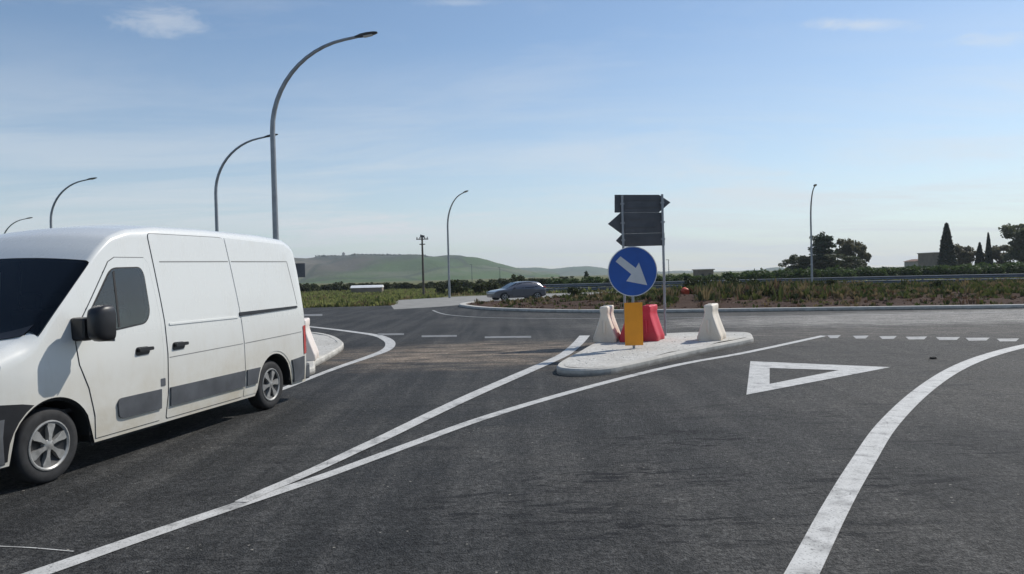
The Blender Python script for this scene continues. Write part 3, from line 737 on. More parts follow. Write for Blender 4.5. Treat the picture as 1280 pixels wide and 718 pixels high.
WIN = rounded([(0.53, 1.43), (0.93, 1.935), (1.34, 1.945), (1.38, 1.88), (1.40, 1.47), (1.33, 1.37), (0.80, 1.32)], [.05, .08, .05, .05, .07, .06, .12])
GU = lambda q: 0.02 - 0.22 * (1 - abs(q) ** 2.2)
def make_van():
    ax = np.array([-0.2219, -0.9751]); n = np.array([0.9751, -0.2219])
    f0 = G(45, 608)[:2]; org = f0 - n * 0.925
    root = empty('delivery_van', (org[0], org[1], 0), math.atan2(-ax[1], -ax[0]))
    tag(root, 'white high roof delivery van with dark windscreen and grey side mouldings, dusty lower body', 'van')
    # shell
    st = list(np.concatenate([np.arange(-.90, -.4, .04), np.arange(-.4, 1.3, .045), np.arange(1.3, 4.3, .06), np.arange(4.3, 4.831, .03)]))
    v = []; f = []; m = None
    for u in st:
        rp = ringpts(u); m = len(rp)
        for a, b in rp: v.append((shear(u, b), -a, b))
    for i in range(len(st) - 1):
        for k in range(m):
            k2 = (k + 1) % m; f.append((i * m + k, i * m + k2, (i + 1) * m + k2, (i + 1) * m + k))
    def opening(q):
        if len(q) != 4: return False
        us = st[q[0] // m]; ks = [k % m for k in q]; uc = sum(st[k // m] for k in q) / 4
        zc = sum(v[k][2] for k in q) / 4
        if any(inside((st[k // m], v[k][2]), WIN) for k in q): return True
        hs = [min(k, m - k) for k in ks]
        if min(hs) >= 27:
            T = ti(T_, uc); zs_ = T - .045 - ti(R_, uc); vm = sidev(uc, zs_); yc = sum(abs(v[k][1]) for k in q) / 4
            return GU(min(1, yc / vm)) + .01 < uc < .66
        return False
    f = [q for q in f if not opening(q)]
    lin = [q for q in f if all(-.35 < st[k // m] < 1.72 for k in q) and min(min(k % m, m - k % m) for k in q) >= 3]
    used = sorted({k for q in lin for k in q}); ix = {k: i for i, k in enumerate(used)}
    mesh('cabin_lining', [(v[k][0], v[k][1] * .962, v[k][2] - .03) for k in used], [tuple(ix[k] for k in q) for q in lin], M['cabin'], root, True)
    f.append(tuple(range(m - 1, -1, -1))); f.append(tuple((len(st) - 1) * m + k for k in range(m)))
    mi = []
    for q in f:
        zs = max(v[k][2] for k in q); xs = v[q[0]][0]
        ys = max(abs(v[k][1]) for k in q)
        low = all(v[k][2] <= zbot(st[min(k // m, len(st) - 1)]) + 0.021 for k in q)
        mi.append(1 if low else 0)
    mesh('body', v, f, [M['van'], M['under']], root, True, mi, sharp=50)
    # underside: sills' inner floor and axles read as dark
    mb = MB(); mb.add(box((1.85, 0, 0.36), (2.7, 1.7, 0.2))); mb.add(box((4.45, 0, 0.45), (0.5, 1.6, 0.2))); mb.add(tube([(AX1, -.8, .34), (AX1, .8, .34)], .06)); mb.add(tube([(AX0, -.8, .34), (AX0, .8, .34)], .05))
    for c in (AX0, AX1): mb.add(box((c, 0, 0.52), (0.70, 1.3, 0.42)))
    mb.build('underbody', M['under'], root)
    # cab: dashboard, bulkhead, seats, steering wheel
    mb = MB(); mb.add(box((.30, 0, .98), (.52, 1.80, .56))); mb.build('dashboard', M['cabin'], root, bevel=.08)
    mb = MB(); mb.add(box((1.70, 0, 1.30), (.04, 1.84, 1.9))); mb.build('bulkhead', M['cabin'], root)
    mb = MB(); mb.add(box((.9, 0, .60), (1.6, 1.8, .04))); mb.build('cab_floor', M['cabin'], root)
    for yy in (-.52, .15, .56):
        mb = MB(); mb.add(box((1.12, yy, .86), (.48, .40, .16))); se = mb.build('seat', M['seat'], root, bevel=.05)
        mb = MB(); mb.add(box((1.42, yy, 1.22), (.15, .40, .62))); mb.build('backrest', M['seat'], se, bevel=.06)
        mb = MB(); mb.add(box((1.45, yy, 1.62), (.10, .25, .17))); mb.build('headrest', M['seat'], se, bevel=.04)
    mb = MB(); c_ = [(.66 + .19 * math.sin(t) * .35, -.52 + .19 * math.cos(t), 1.24 + .19 * math.sin(t) * .94) for t in np.linspace(0, 2 * PI, 25)]
    mb.add(tube(c_, .016, 8, False)); mb.add(tube([(.66, -.52, 1.24), (.45, -.52, 1.10)], .03, 8)); mb.add(box((.66, -.52, 1.24), (.02, .34, .05))); mb.build('steering_wheel', M['black'], root, True)
    # windscreen: follows the shell
    def top_pt(u, vv, off):
        T = ti(T_, u); r = ti(R_, u); crown = 0.045; zs = T - crown - r; vs = sidev(u, zs); vc = vs - r
        a = abs(vv)
        if a <= vc: z = zs + r + crown * (1 - (a / vc) ** 2); nx = 0
        else:
            k = min(1, (a - vc) / r); z = zs + math.sqrt(max(0, 1 - k * k)) * r
        return z
    def glass_grid(ufun0, ufun1, vmaxf, nv, nu, off):
        v = []; f = []
        for i in range(nu + 1):
            for j in range(nv + 1):
                q = -1 + 2 * j / nv; k = i / nu
                u = ufun0(q) + (ufun1(q) - ufun0(q)) * k
                T = ti(T_, u); r = ti(R_, u); zs = T - .045 - r; vs = sidev(u, zs); vm = vmaxf(u, vs, r)
                # corners of the screen are rounded
                vv = q * vm; z = top_pt(u, vv, off)
                sl = (ti(T_, u + .02) - ti(T_, u - .02)) / .04; nl = math.hypot(1, sl)
                v.append((u - off * sl / nl, -vv, z + off / nl))
        for i in range(nu):
            for j in range(nv):
                a = i * (nv + 1) + j; f.append((a, a + 1, a + nv + 2, a + nv + 1))
        b = [*range(nv + 1)] + [i * (nv + 1) + nv for i in range(1, nu + 1)] + [nu * (nv + 1) + j for j in range(nv - 1, -1, -1)] + [i * (nv + 1) for i in range(nu - 1, 0, -1)]
        nb = len(v); v += [v[k] for k in b] + [(v[k][0] + .012, v[k][1] * .985, v[k][2] - .012) for k in b]; mm = len(b)
        for i in range(mm):
            j = (i + 1) % mm; f.append((nb + i, nb + j, nb + mm + j, nb + mm + i))
        return v, f
    ws = glass_grid(GU, lambda q: 0.67, lambda u, vs, r: vs - r * .12, 28, 18, 0.008)
    mesh('windscreen', ws[0], ws[1], M['screenglass'], root, True, sharp=50)
    cw = glass_grid(lambda q: GU(q) - .07, lambda q: GU(q) + .035, lambda u, vs, r: vs - r * .8, 24, 3, 0.012)
    mesh('scuttle', cw[0], cw[1], M['black'], root, True, sharp=50)
    for s in (1, -1):
        # sealing strips under the panel gaps, then panels
        arcF = arch_arc(0.0, 0.465, 70, 0, 10)
        door = [(0.60, 0.30)] + [(0.585, 0.52), (0.52, 0.80), (0.42, 1.03), (0.395, 1.24), (0.42, 1.37), (0.50, 1.47), (0.70, 1.73), (0.91, 2.005), (1.0, 2.05), (1.42, 2.055), (1.475, 2.0), (1.53, 1.6), (1.56, 1.38), (1.57, 1.0), (1.55, 0.62), (1.49, 0.30)]
        slide = rounded([(1.60, 0.30), (1.635, 0.62), (1.645, 1.0), (1.63, 1.38), (1.57, 1.95), (1.53, 2.32), (2.90, 2.335), (2.96, 1.95), (3.04, 1.38), (3.08, 1.0), (3.09, 0.62), (3.04, 0.30)], [.03, 0, 0, 0, 0, .05, .08, 0, 0, 0, 0, .03])
        rear_arc = [(AX1 + .465 * math.cos(R(a)), .34 + .465 * math.sin(R(a))) for a in range(180, -1, -12)]
        quarter = [(3.07, 0.30), (3.115, 0.62), (3.105, 1.0), (3.065, 1.38), (2.985, 1.95), (2.925, 2.335), (4.46, 2.30), (4.58, 1.95), (4.63, 1.38), (4.64, 0.62), (4.62, .34), (4.30, 0.34)] + rear_arc[::-1] + [(AX1 - .465, .30)]
        d_o = mesh('front_door', *patch(door, s, .007, .03, hole=WIN), M['van'], root, True, sharp=45)
        mesh('seal', *patch(grow(door, .007), s, .0025, .004, hole=grow(WIN, .02)), M['seal'], d_o, True)
        s_o = mesh('sliding_door', *patch(slide, s, .007), M['van'], root, True, sharp=45)
        mesh('seal', *patch(grow(slide, .007), s, .0025, .004), M['seal'], s_o, True)
        q_o = mesh('side_panel', *patch(quarter, s, .006), M['van'], root, True, sharp=45)
        # door glass with black frame, quarter light divider
        win = WIN
        mesh('window_surround', *patch(grow(win, .014), s, .0095, .006, hole=inset(win, .012)), M['seal'], d_o, True)
        w_o = mesh('door_window', *patch(win, s, .0125, .006), M['sideglass'], d_o, True)
        mesh('window_divider', *patch([(0.93, 1.345), (0.955, 1.345), (0.965, 1.92), (0.94, 1.90)], s, .016, .006), M['seal'], d_o)
        # mouldings
        for pa, o in ((rounded([(0.88, .45), (0.86, .60), (0.90, .635), (1.50, .635), (1.50, .425), (0.94, .425)], [.03, .03, .03, 0, 0, .05]), d_o), ([(1.65, .63), (3.075, .63), (3.075, .425), (1.65, .425)], s_o)):
            mesh('moulding', *patch(pa, s, .026, .024, .12), M['trim'], o, True, sharp=50)
        pa = [(3.13, .63), (3.43, .63), (3.385, .53), (3.36, .425), (3.13, .425)]
        mesh('moulding', *patch(pa, s, .026, .024, .12), M['trim'], q_o, True, sharp=50)
        pa = [(4.26, .63), (4.64, .65), (4.65, .30), (4.33, .30), (4.32, .43)]
        mesh('moulding', *patch(pa, s, .026, .024, .12), M['trim'], q_o, True, sharp=50)
        # shade of the waist fold and roof drip edge, painted as grey strips
        mb = MB()
        mb.add(patch([(1.66, .955), (3.07, .975), (3.07, .984), (1.66, .965)], s, .0085, .004, .2)); mb.build('crease_shade', M['crease_shade'], s_o)
        mb = MB(); mb.add(patch([(1.66, 2.010), (2.93, 2.030), (2.93, 2.043), (1.66, 2.023)], s, .0085, .004, .2)); mb.build('crease_shade', M['crease_shade'], s_o)
        mb = MB(); mb.add(patch([(3.12, .976), (4.60, 1.01), (4.60, 1.018), (3.12, .985)], s, .0085, .004, .2))
        mb.add(patch([(3.0, 2.031), (4.42, 2.05), (4.42, 2.062), (3.0, 2.044)], s, .0085, .004, .2))
        mb.add(patch([(4.42, 2.05), (4.54, 1.42), (4.548, 1.42), (4.432, 2.05)], s, .0085, .004, .2)); mb.build('crease_shade', M['crease_shade'], q_o)
        # raised ridges pressed into the sliding door and panel
        mesh('pressed_ridge', *patch([(1.69, 1.315), (2.99, 1.315), (2.99, 1.335), (1.69, 1.335)], s, .016, .012, .2), M['van'], s_o, True)
        # slide rail
        mesh('slide_rail', *patch(rounded([(3.03, 1.335), (4.52, 1.375), (4.52, 1.405), (3.03, 1.385)], .008, 2), s, .020, .02, .2), M['black'], q_o, True)
        # handles
        for (u0, w0, o) in ((1.25, 1.075, d_o), (1.82, 1.075, s_o)):
            mb = MB()
            mb.add(patch(rounded([(u0 - .11, w0 - .045), (u0 + .10, w0 - .04), (u0 + .10, w0 + .04), (u0 - .10, w0 + .045)], .04), s, .012, .01, .05))
            mb.add(patch(rounded([(u0 - .08, w0 - .005), (u0 + .13, w0 + .0), (u0 + .13, w0 + .035), (u0 - .08, w0 + .035)], .015), s, .045, .03, .06))
            mb.build('handle', M['black'], o, True, sharp=45)
        mesh('fuel_flap', *patch(rounded([(1.505, .66), (1.58, .66), (1.58, .745), (1.505, .745)], .01, 2), s, .010, .008, .05), M['trim'], root, True)
        # wheel-arch lips (dark liners)
        for c in (AX0, AX1):
            a = [(c + .455 * math.cos(R(t)), .34 + .455 * math.sin(R(t))) for t in range(0, 181, 9)]
            b = [(c + .415 * math.cos(R(t)), .34 + .415 * math.sin(R(t))) for t in range(180, -1, -9)]
            mb = MB()
            ou = a; inn = b[::-1]; nn = len(a)
            vv = [van_side_pt(u, w, s, -.004) for u, w in ou] + [van_side_pt(u, w, s, -.012) for u, w in inn] + [(u, -s * .62, w) for u, w in inn]
            ff = [(i, i + 1, i + 1 + nn, i + nn) for i in range(nn - 1)] + [(i + nn, i + 1 + nn, i + 1 + 2 * nn, i + 2 * nn) for i in range(nn - 1)]
            mb.add((vv, ff)); mb.build('arch_liner', M['under'], root, True, sharp=60)
        bc = [(-.66, .30), (-.70, .56), (-.66, .80), (-.40, .79), (-.20, .765)] + [(AX0 + .452 * math.cos(R(a)), .34 + .452 * math.sin(R(a))) for a in (118, 130, 142, 154, 166, 178)] + [(-.335, .30)]
        mesh('bumper_corner', *patch(bc, s, .014, .02, .06), M['black'], root, True, sharp=50)
        # mirror: arm and tall double-glass casing
        u0 = 0.44; yb = sidev(u0, 1.36)
        mr = MB(); mr.add(box((u0 - .02, -s * (yb + .06), 1.365), (.13, .18, .22)))
        mr_o = mr.build('mirror_arm', M['black'], root, bevel=.03)
        mc = MB()
        secs = []
        for k, (dx, hw, hh) in enumerate(((-.13, .045, .09), (-.10, .075, .14), (-.04, .092, .168), (.05, .095, .172), (.075, .088, .163))):
            ring_ = []
            for q in range(20):
                a = 2 * PI * q / 20; ca, sa = math.cos(a), math.sin(a)
                ex = 0.45
                ring_.append((u0 + dx, -s * (yb + .265 + hw * math.copysign(abs(ca) ** ex, ca)), 1.415 + hh * math.copysign(abs(sa) ** ex, sa)))
            secs.append(ring_)
        vv = [p for r_ in secs for p in r_]; ff = []
        for i in range(len(secs) - 1):
            for q in range(20): ff.append((i * 20 + q, i * 20 + (q + 1) % 20, (i + 1) * 20 + (q + 1) % 20, (i + 1) * 20 + q))
        ff.append(tuple(range(19, -1, -1))); ff.append(tuple(len(vv) - 20 + q for q in range(20)))
        mesh('mirror_casing', vv, ff, M['black'], mr_o, True, sharp=50)
        mb = MB(); mb.add(box((u0 + .079, -s * (yb + .265), 1.45), (.006, .14, .18))); mb.add(box((u0 + .079, -s * (yb + .265), 1.275), (.006, .13, .07)))
        mb.build('mirror_glass', M['clearlamp'], mr_o)
        # lamps
        mesh('headlamp', *patch(rounded([(-.84, .80), (-.80, 1.01), (-.48, 1.15), (-.36, 1.13), (-.42, .96), (-.62, .80)], .05), s, .008, .02, .05), M['clearlamp'], root, True)
        # tail lamp wraps round the rear corner
        mb = MB()
        for (w0, w1) in ((.68, 1.10),):
            vv = []; ff = []
            path = [(4.66, 'side'), (4.71, 'side'), (4.78, 'side')]
            for w in (w0, (w0 + w1) / 2, w1):
                for u, k in path: vv.append(van_side_pt(u, w, s, .012))
                vv.append((shear(4.845, w) + .004, -s * (sidev(4.82, w) - .03), w)); vv.append((shear(4.845, w) + .006, -s * (sidev(4.82, w) - .15), w))
            for r_ in range(2):
                for c in range(4):
                    q = (r_ * 5 + c, r_ * 5 + c + 1, r_ * 5 + c + 6, r_ * 5 + c + 5); ff.append(q if s > 0 else q[::-1])
            mb.add((vv, ff))
        mb.build('tail_lamp', M['redlamp'], root, True)
        wheel(root, AX0, s, .87, .338, .20, 6, .35)
        wheel(root, AX1, s, .87, .338, .20, 6, .1)
    # nose: bumper, grille, plate
    bp = []
    for w, du, gw in ((.26, .0, .94), (.30, -.035, .97), (.52, -.055, .985), (.66, -.035, .985), (.72, .0, .97)):
        row = []
        for k in range(25):
            q = -1 + 2 * k / 24; a = abs(q)
            yy = math.copysign(min(1, a * 1.25) ** 1 * 1.0 if a < .8 else 1.0, q)
            # path: front face then wraps to the wheel arch
            if a < .72: x = -.92 + .09 * (a / .72) ** 2.5; y = q / .72 * .76
            else: t = (a - .72) / .28; x = -.83 + t * .50; y = math.copysign(.76 + .235 * math.sin(t * PI / 2), q)
            row.append((x + du * 1.0, y * gw * 1.03, w))
        bp.append(row)
    v = [p for r_ in bp for p in r_]; f = []
    for i in range(len(bp) - 1):
        for k in range(24): f.append((i * 25 + k, i * 25 + k + 1, (i + 1) * 25 + k + 1, (i + 1) * 25 + k))
    f = [q[::-1] for q in f]
    o = mesh('front_bumper', v, f, M['trim'], root, True, sharp=60)
    so = o.modifiers.new('solid', 'SOLIDIFY'); so.thickness = .03
    mb = MB()
    mb.add(box((-.915, 0, .84), (.05, 1.06, .20)))
    g_o = mb.build('grille', M['black'], root, bevel=.02)
    mb = MB(); mb.add(box((-.982, 0, .46), (.012, .52, .11))); mb.build('number_plate', M['plate'], root)
    # rear doors and bumper
    mb = MB(); mb.add(box((4.83, 0, .40), (.16, 1.98, .24))); mb.build('rear_bumper', M['trim'], root, bevel=.03)
    for s in (1, -1):
        mb = MB()
        out = [(s * .012, .55), (s * .80, .55), (s * .80, 2.0), (s * .72, 2.22), (s * .012, 2.25)]
        mb.add(prism(out, lambda a, b, t: (shear(4.837, b) + t, -a, b), 0.0, .014)); mb.build('rear_door', M['van'], root)
    return root
make_van()

# ------------------------------------------------------------------ distant hatchback
def make_car():
    c = GY(646, 362, 55.6); root = empty('hatchback_car', (c[0], 54.6, 0.004), R(24)); root.scale = (1.0, 1.0, 0.93)
    tag(root, 'dark grey blue hatchback car driving left round the far side of the roundabout', 'car')
    st = [(-2.08, .42, .62, .70), (-2.02, .30, .74, .80), (-1.75, .24, .84, .85), (-1.30, .22, .90, .87), (-.98, .22, .95, .88), (-.55, .22, 1.20, .88), (-.15, .22, 1.40, .88), (.25, .22, 1.475, .88), (.8, .22, 1.49, .88), (1.35, .22, 1.45, .88), (1.65, .24, 1.37, .87), (1.85, .28, 1.16, .85), (2.02, .32, .98, .82), (2.08, .40, .86, .76)]
    belt = .90
    v = []; f = []
    m = None
    for x, zb, T, W in st:
        half = []
        for w in np.linspace(zb, min(belt, T - .06), 7): half.append((W - (.05 if w < .35 else 0), w))
        if T > belt + .1:
            k = T - belt
            half += [(W - .05 - .22 * k * .5, belt + k * .5), (W - .09 - .30 * k, T - .08), (W - .20 - .30 * k, T - .01)]
        else: half += [(W - .02, T - .045), (W - .06, T - .02), (W - .16, T - .005)]
        half += [(W * .35, T), (0, T)]
        ring_ = [(a, b) for a, b in half] + [(-a, b) for a, b in half[-2::-1]]
        m = len(ring_)
        for a, b in ring_: v.append((x, -a, b))
    for i in range(len(st) - 1):
        for k in range(m):
            k2 = (k + 1) % m; f.append((i * m + k, i * m + k2, (i + 1) * m + k2, (i + 1) * m + k))
    f.append(tuple(range(m - 1, -1, -1))); f.append(tuple((len(st) - 1) * m + k for k in range(m)))
    mesh('body', v, f, M['carpaint'], root, True, sharp=35)
    root.location.x -= 0.05
    def W_at(x, w):
        xs = [s_[0] for s_ in st]; T = np.interp(x, xs, [s_[2] for s_ in st]); W = np.interp(x, xs, [s_[3] for s_ in st])
        k = T - belt
        return float(np.interp(w, [belt, belt + k * .5, T - .08], [W, W - .05 - .11 * k, W - .09 - .30 * k]))
    for s in (1, -1):
        for name, out in (('front_window', [(-.62, .97), (-.10, 1.33), (.22, 1.38), (.24, .96)]), ('rear_window', [(.30, .96), (.28, 1.385), (.85, 1.395), (1.05, 1.34), (1.10, 1.0)]), ('quarter_window', [(1.16, 1.02), (1.12, 1.33), (1.40, 1.28), (1.58, 1.10)])):
            mesh(name, *prism(out, lambda a, b, t, s=s: (a, -s * (W_at(a, b) + t), b), -.02, .008), M['glass'], root)
        for name, out in (('front_door', [(-.66, .36), (-.72, .88), (.26, .90), (.26, .36)]), ('rear_door', [(.28, .36), (.28, .90), (1.08, .92), (.98, .60), (.90, .36)])):
            mesh(name, *prism(out, lambda a, b, t, s=s: (a, -s * (.883 + t), b), -.02, .006), M['carpaint'], root)
        wheel(root, -1.30, s, .80, .315, .20, 5); wheel(root, 1.28, s, .80, .315, .20, 5)
        for cx in (-1.30, 1.28):
            mb = MB()
            ou = [(cx + .375 * math.cos(R(t)), .315 + .375 * math.sin(R(t))) for t in range(-10, 191, 20)]
            mb.add(prism(ou, lambda a, b, t, s=s: (a, -s * (.872 + t), b), -.05, .004))
            mb.build('wheel_arch', M['under'], root)
        mb = MB(); mb.add(box((-2.0, -s * .62, .68), (.16, .30, .13))); mb.build('headlamp', M['clearlamp'], root, bevel=.02)
        mb = MB(); mb.add(box((1.93, -s * .70, .98), (.22, .22, .16))); mb.build('tail_lamp', M['redlamp'], root, bevel=.02)
        mb = MB(); mb.add(box((-.52, -s * .98, 1.0), (.14, .18, .12))); mb.build('wing_mirror', M['carpaint'], root, bevel=.03)
    ws = [(-1.0, .62, .955), (-.55, .60, 1.215), (-.17, .58, 1.405)]
    v = [(x, y * q, z + .012) for x, y, z in ws for q in (-1, 0, 1)]
    mesh('windscreen', v, [(r_ * 3 + k, r_ * 3 + k + 3, r_ * 3 + k + 4, r_ * 3 + k + 1) for r_ in range(2) for k in range(2)], M['glass'], root)
    v = [(x, y * q, z + .012) for x, y, z in ((1.68, .58, 1.35), (1.99, .62, 1.02)) for q in (-1, 0, 1)]
    mesh('rear_screen', v, [(k, k + 3, k + 4, k + 1) for k in range(2)], M['glass'], root)
make_car()

# ------------------------------------------------------------------ street lamps
LH = 9.25
def make_lamp(name, base, rz, label):
    root = empty(name, (base[0], base[1], base[2]), rz)
    tag(root, label, 'street lamp', 'curved steel street lamps round the roundabout')
    rr = 2.75; pts = [(0, 0, 0), (0, 0, 1.2), (0, 0, 3.5), (0, 0, LH - rr - 0.15)]
    for k in range(1, 13):
        a = R(80) * k / 12
        pts.append((rr * (1 - math.cos(a)), 0, LH - rr - 0.15 + rr * math.sin(a)))
    e = pts[-1]; d = (math.cos(R(10)), math.sin(R(10))); pts.append((e[0] + d[0] * .42, 0, e[2] + d[1] * .42))
    n = len(pts); rad = [.105, .10, .088] + [.078 - .036 * (k / (n - 4)) for k in range(n - 3)]
    mb = MB(); mb.add(tube(pts, rad, 12)); mb.build('pole', M['galv'], root, True)
    mb = MB(); mb.add(box((0, 0, .015), (.34, .34, .03))); mb.build('base_plate', M['galv_dark'], root, bevel=.004)
    mb = MB(); mb.add(box((.0, -.098, .85), (.10, .03, .34))); mb.build('access_door', M['galv_dark'], root, bevel=.004)
    e = pts[-1]
    sec = [(-.08, .045, .045), (.02, .07, .06), (.10, .12, .07), (.30, .15, .065), (.52, .13, .045), (.62, .07, .02)]
    v = []; f = []; k_ = 14
    for t, hw, hh in sec:
        cx, cz = e[0] + d[0] * t, e[2] + d[1] * t
        for q in range(k_):
            a = 2 * PI * q / k_; hz_ = hh * math.sin(a) * (1.0 if math.sin(a) > 0 else .55)
            v.append((cx - d[1] * hz_, hw * math.cos(a), cz + d[0] * hz_))
    for i in range(len(sec) - 1):
        for q in range(k_): f.append((i * k_ + q, i * k_ + (q + 1) % k_, (i + 1) * k_ + (q + 1) % k_, (i + 1) * k_ + q))
    f.append(tuple(range(k_ - 1, -1, -1))); f.append(tuple((len(sec) - 1) * k_ + q for q in range(k_)))
    head = mesh('luminaire', v, f, M['lampgrey'], root, True)
    lx, lz = e[0] + d[0] * .34, e[2] + d[1] * .34 - .042
    mesh('lens', *prism([(-.15, -.09), (.13, -.08), (.13, .08), (-.15, .09)], lambda a, b, t: (lx + a * d[0], b, lz + a * d[1] + t), -.008, .008), M['lens'], head)
    return root
def lamp_base(px_top, y_pole, Y, z=0.0):
    """foot of a vertical pole whose shaft is seen at (px_top, y_pole) at distance Y"""
    p = GY(px_top, y_pole, Y); return (p[0], Y, z)
make_lamp('street_lamp', lamp_base(341.5, 190, 22.6, 0), R(-2), 'tall curved street lamp, the nearest and tallest, behind the rear of the van')
make_lamp('street_lamp', lamp_base(269.5, 235, 37.6, 0), R(-3), 'curved street lamp behind the van roof, its head crossing the tallest lamp pole')
make_lamp('street_lamp', lamp_base(63.5, 275, 50.5, -.03), R(-2), 'distant curved street lamp rising over the front part of the van roof')
make_lamp('street_lamp', lamp_base(2, 300, 77, -.03), R(0), 'far street lamp showing only its thin arm at the left edge')
make_lamp('street_lamp', lamp_base(560, 300, 66, -.03), R(-52), 'curved street lamp standing by the bushes to the left of the grey car')
make_lamp('street_lamp', lamp_base(1014, 300, 69, 0), R(-104), 'street lamp on the right seen end on, in front of the dark conifer')

# ------------------------------------------------------------------ utility pole, tiny far poles
def make_utility_pole():
    b = lamp_base(528.5, 330, 72, -.03); root = empty('utility_pole', b, R(8))
    tag(root, 'dark wooden utility pole with crossarm standing in the grass beyond the road', 'utility pole')
    mb = MB(); mb.add(tube([(0, 0, 0), (0, 0, 6.05)], [.125, .085], 10)); mb.build('pole', M['wood'], root, True)
    mb = MB(); mb.add(box((0, -.14, 5.65), (1.15, .09, .10))); mb.add(box((0, -.14, 5.15), (.55, .08, .09))); mb.build('crossarm', M['wood'], root)
    mb = MB(); mb.add(tube([(-.12, -.2, 5.95), (-.12, -.2, 6.1)], .05, 8)); mb.add(box((.02, -.2, 5.9), (.42, .26, .20))); mb.build('transformer', M['lampgrey'], root)
    for x in (-.5, -.22, .25, .5):
        mb = MB(); mb.add(tube([(x, -.14, 5.70), (x, -.14, 5.86)], [.03, .045], 8)); mb.build('insulator', M['lampgrey'], root, True)
make_utility_pole()
for px, y0, y1, Y, lab in ((836, 325, 346, 150, 'small distant lamp post to the right of the direction sign post'), (590, 331, 350, 190, 'thin distant post standing against the hill right of the curved lamp'), (625, 335, 350, 190, 'thin distant post standing against the hill above the car bonnet')):
    b = GD(px, Y, -.03); h = CAMH + (hz(px) - y0) / F * Y
    root = empty('distant_post', b); tag(root, lab, 'post')
    mb = MB(); mb.add(tube([(0, 0, 0), (0, 0, h)], [.09, .06], 6)); mb.build('pole', M['galv_dark'], root, True)
    mb = MB(); mb.add(box((-.2, 0, h), (.6, .12, .10))); mb.build('crossbar', M['galv_dark'], root)

# ------------------------------------------------------------------ keep-right sign
def make_keep_right():
    b = G(793, 437.5, KH - .02); root = empty('keep_right_sign', b, R(4))
    tag(root, 'round blue keep right sign with white arrow and orange panel on the gravel island', 'traffic sign')
    top = GY(789, 312, b[1])[2]; zc = GY(789, 339.5, b[1])[2]; rad = 31.3 / F * b[1]
    mb = MB(); mb.add(tube([(0, .035, -.05), (0, .035, top - b[2] - .1)], .03, 12)); mb.build('post', M['galv'], root, True)
    zc -= b[2]
    circ = [(rad * math.cos(2 * PI * k / 48), rad * math.sin(2 * PI * k / 48)) for k in range(48)]
    fn = lambda a, q, t: (a, t, zc + q)
    disc = mesh('sign_disc', *prism([(a * .965, q * .965) for a, q in circ], fn, -.012, -.004), M['blue'], root)
    mesh('rim', *prism(circ, fn, -.009, .006), M['signwhite'], disc)
    ar = [(-.68, .42), (-.47, .61), (-.02, .235), (.255, .36)][:3] + [(.14, .12), (.255, .345), (.575, -.565), (-.27, -.385), (-.03, -.10)]
    ar = [(-.68, .41), (-.48, .61), (.13, .13), (.26, .345), (.575, -.565), (-.27, -.385), (-.06, -.11)]
    mesh('arrow', *prism([(a * rad, q * rad) for a, q in ar][::-1], fn, -.016, -.010), M['signwhite'], disc)
    mb = MB(); z0 = GY(791, 432, b[1])[2] - b[2]; z1 = GY(791, 378.5, b[1])[2] - b[2]
    x0 = -.20; x1 = .195
    mb.add(box(((x0 + x1) / 2, -.004, (z0 + z1) / 2), (x1 - x0, .012, z1 - z0)))
    mb.build('orange_panel', M['orange'], root)
    for zz in (z0 + .15, z1 - .15, zc + .2):
        mb = MB(); mb.add(box((0, .02, zz), (.11, .05, .04))); mb.build('clamp', M['galv_dark'], root)
make_keep_right()

# ------------------------------------------------------------------ direction sign seen from behind
def make_direction_sign():
    b = G(833, 420.5, KH - .02); Y = b[1]
    root = empty('direction_sign', b, 0)
    tag(root, 'dark back of a stacked arrow direction sign on two posts behind the blue sign', 'direction sign')
    def L_(px, py): p = GY(px, py, Y); return (p[0] - b[0], p[2] - b[2])
    pan = [[(768.5, 243.5), (824, 243.5), (838.5, 253), (824, 265.6), (768.5, 265.8)],
           [(760, 280), (776, 265.9), (829.5, 265.7), (830.5, 291), (777, 292.4)],
           [(770, 301), (778, 292.5), (831, 291.1), (831.5, 307), (779, 308.5)]]
    for i, q in enumerate(pan):
        out = [L_(*p) for p in q]
        if i == 0: out = [(a, z) for a, z in out]
        o = mesh('arrow_panel', *prism(out, lambda a, z, t: (a, t, z), .030, .055), M['signback'], root, bevel=.003)
        xs = [a for a, z in out]; zs = [z for a, z in out]
        mb = MB()
        for k in (.3, .7):
            z = min(zs) + (max(zs) - min(zs)) * k; mb.add(box(((min(xs) + max(xs)) / 2, .024, z), ((max(xs) - min(xs)) * .70, .014, .03)))
        mb.build('stiffener', M['signback'], o)
        for xx in (L_(779.5, 330)[0], -.03):
            cl = MB(); cl.add(box((xx, -.012, (min(zs) + max(zs)) / 2), (.10, .06, .045))); cl.build('clamp', M['galv'], o)
    xl = L_(779.5, 330)[0]; zt = L_(779, 243)[1]
    for x in (xl, -.03):
        mb = MB(); mb.add(tube([(x, -.02, -.10), (x, -.02, zt - .03)], .032, 12)); mb.build('post', M['galv'], root, True)
make_direction_sign()
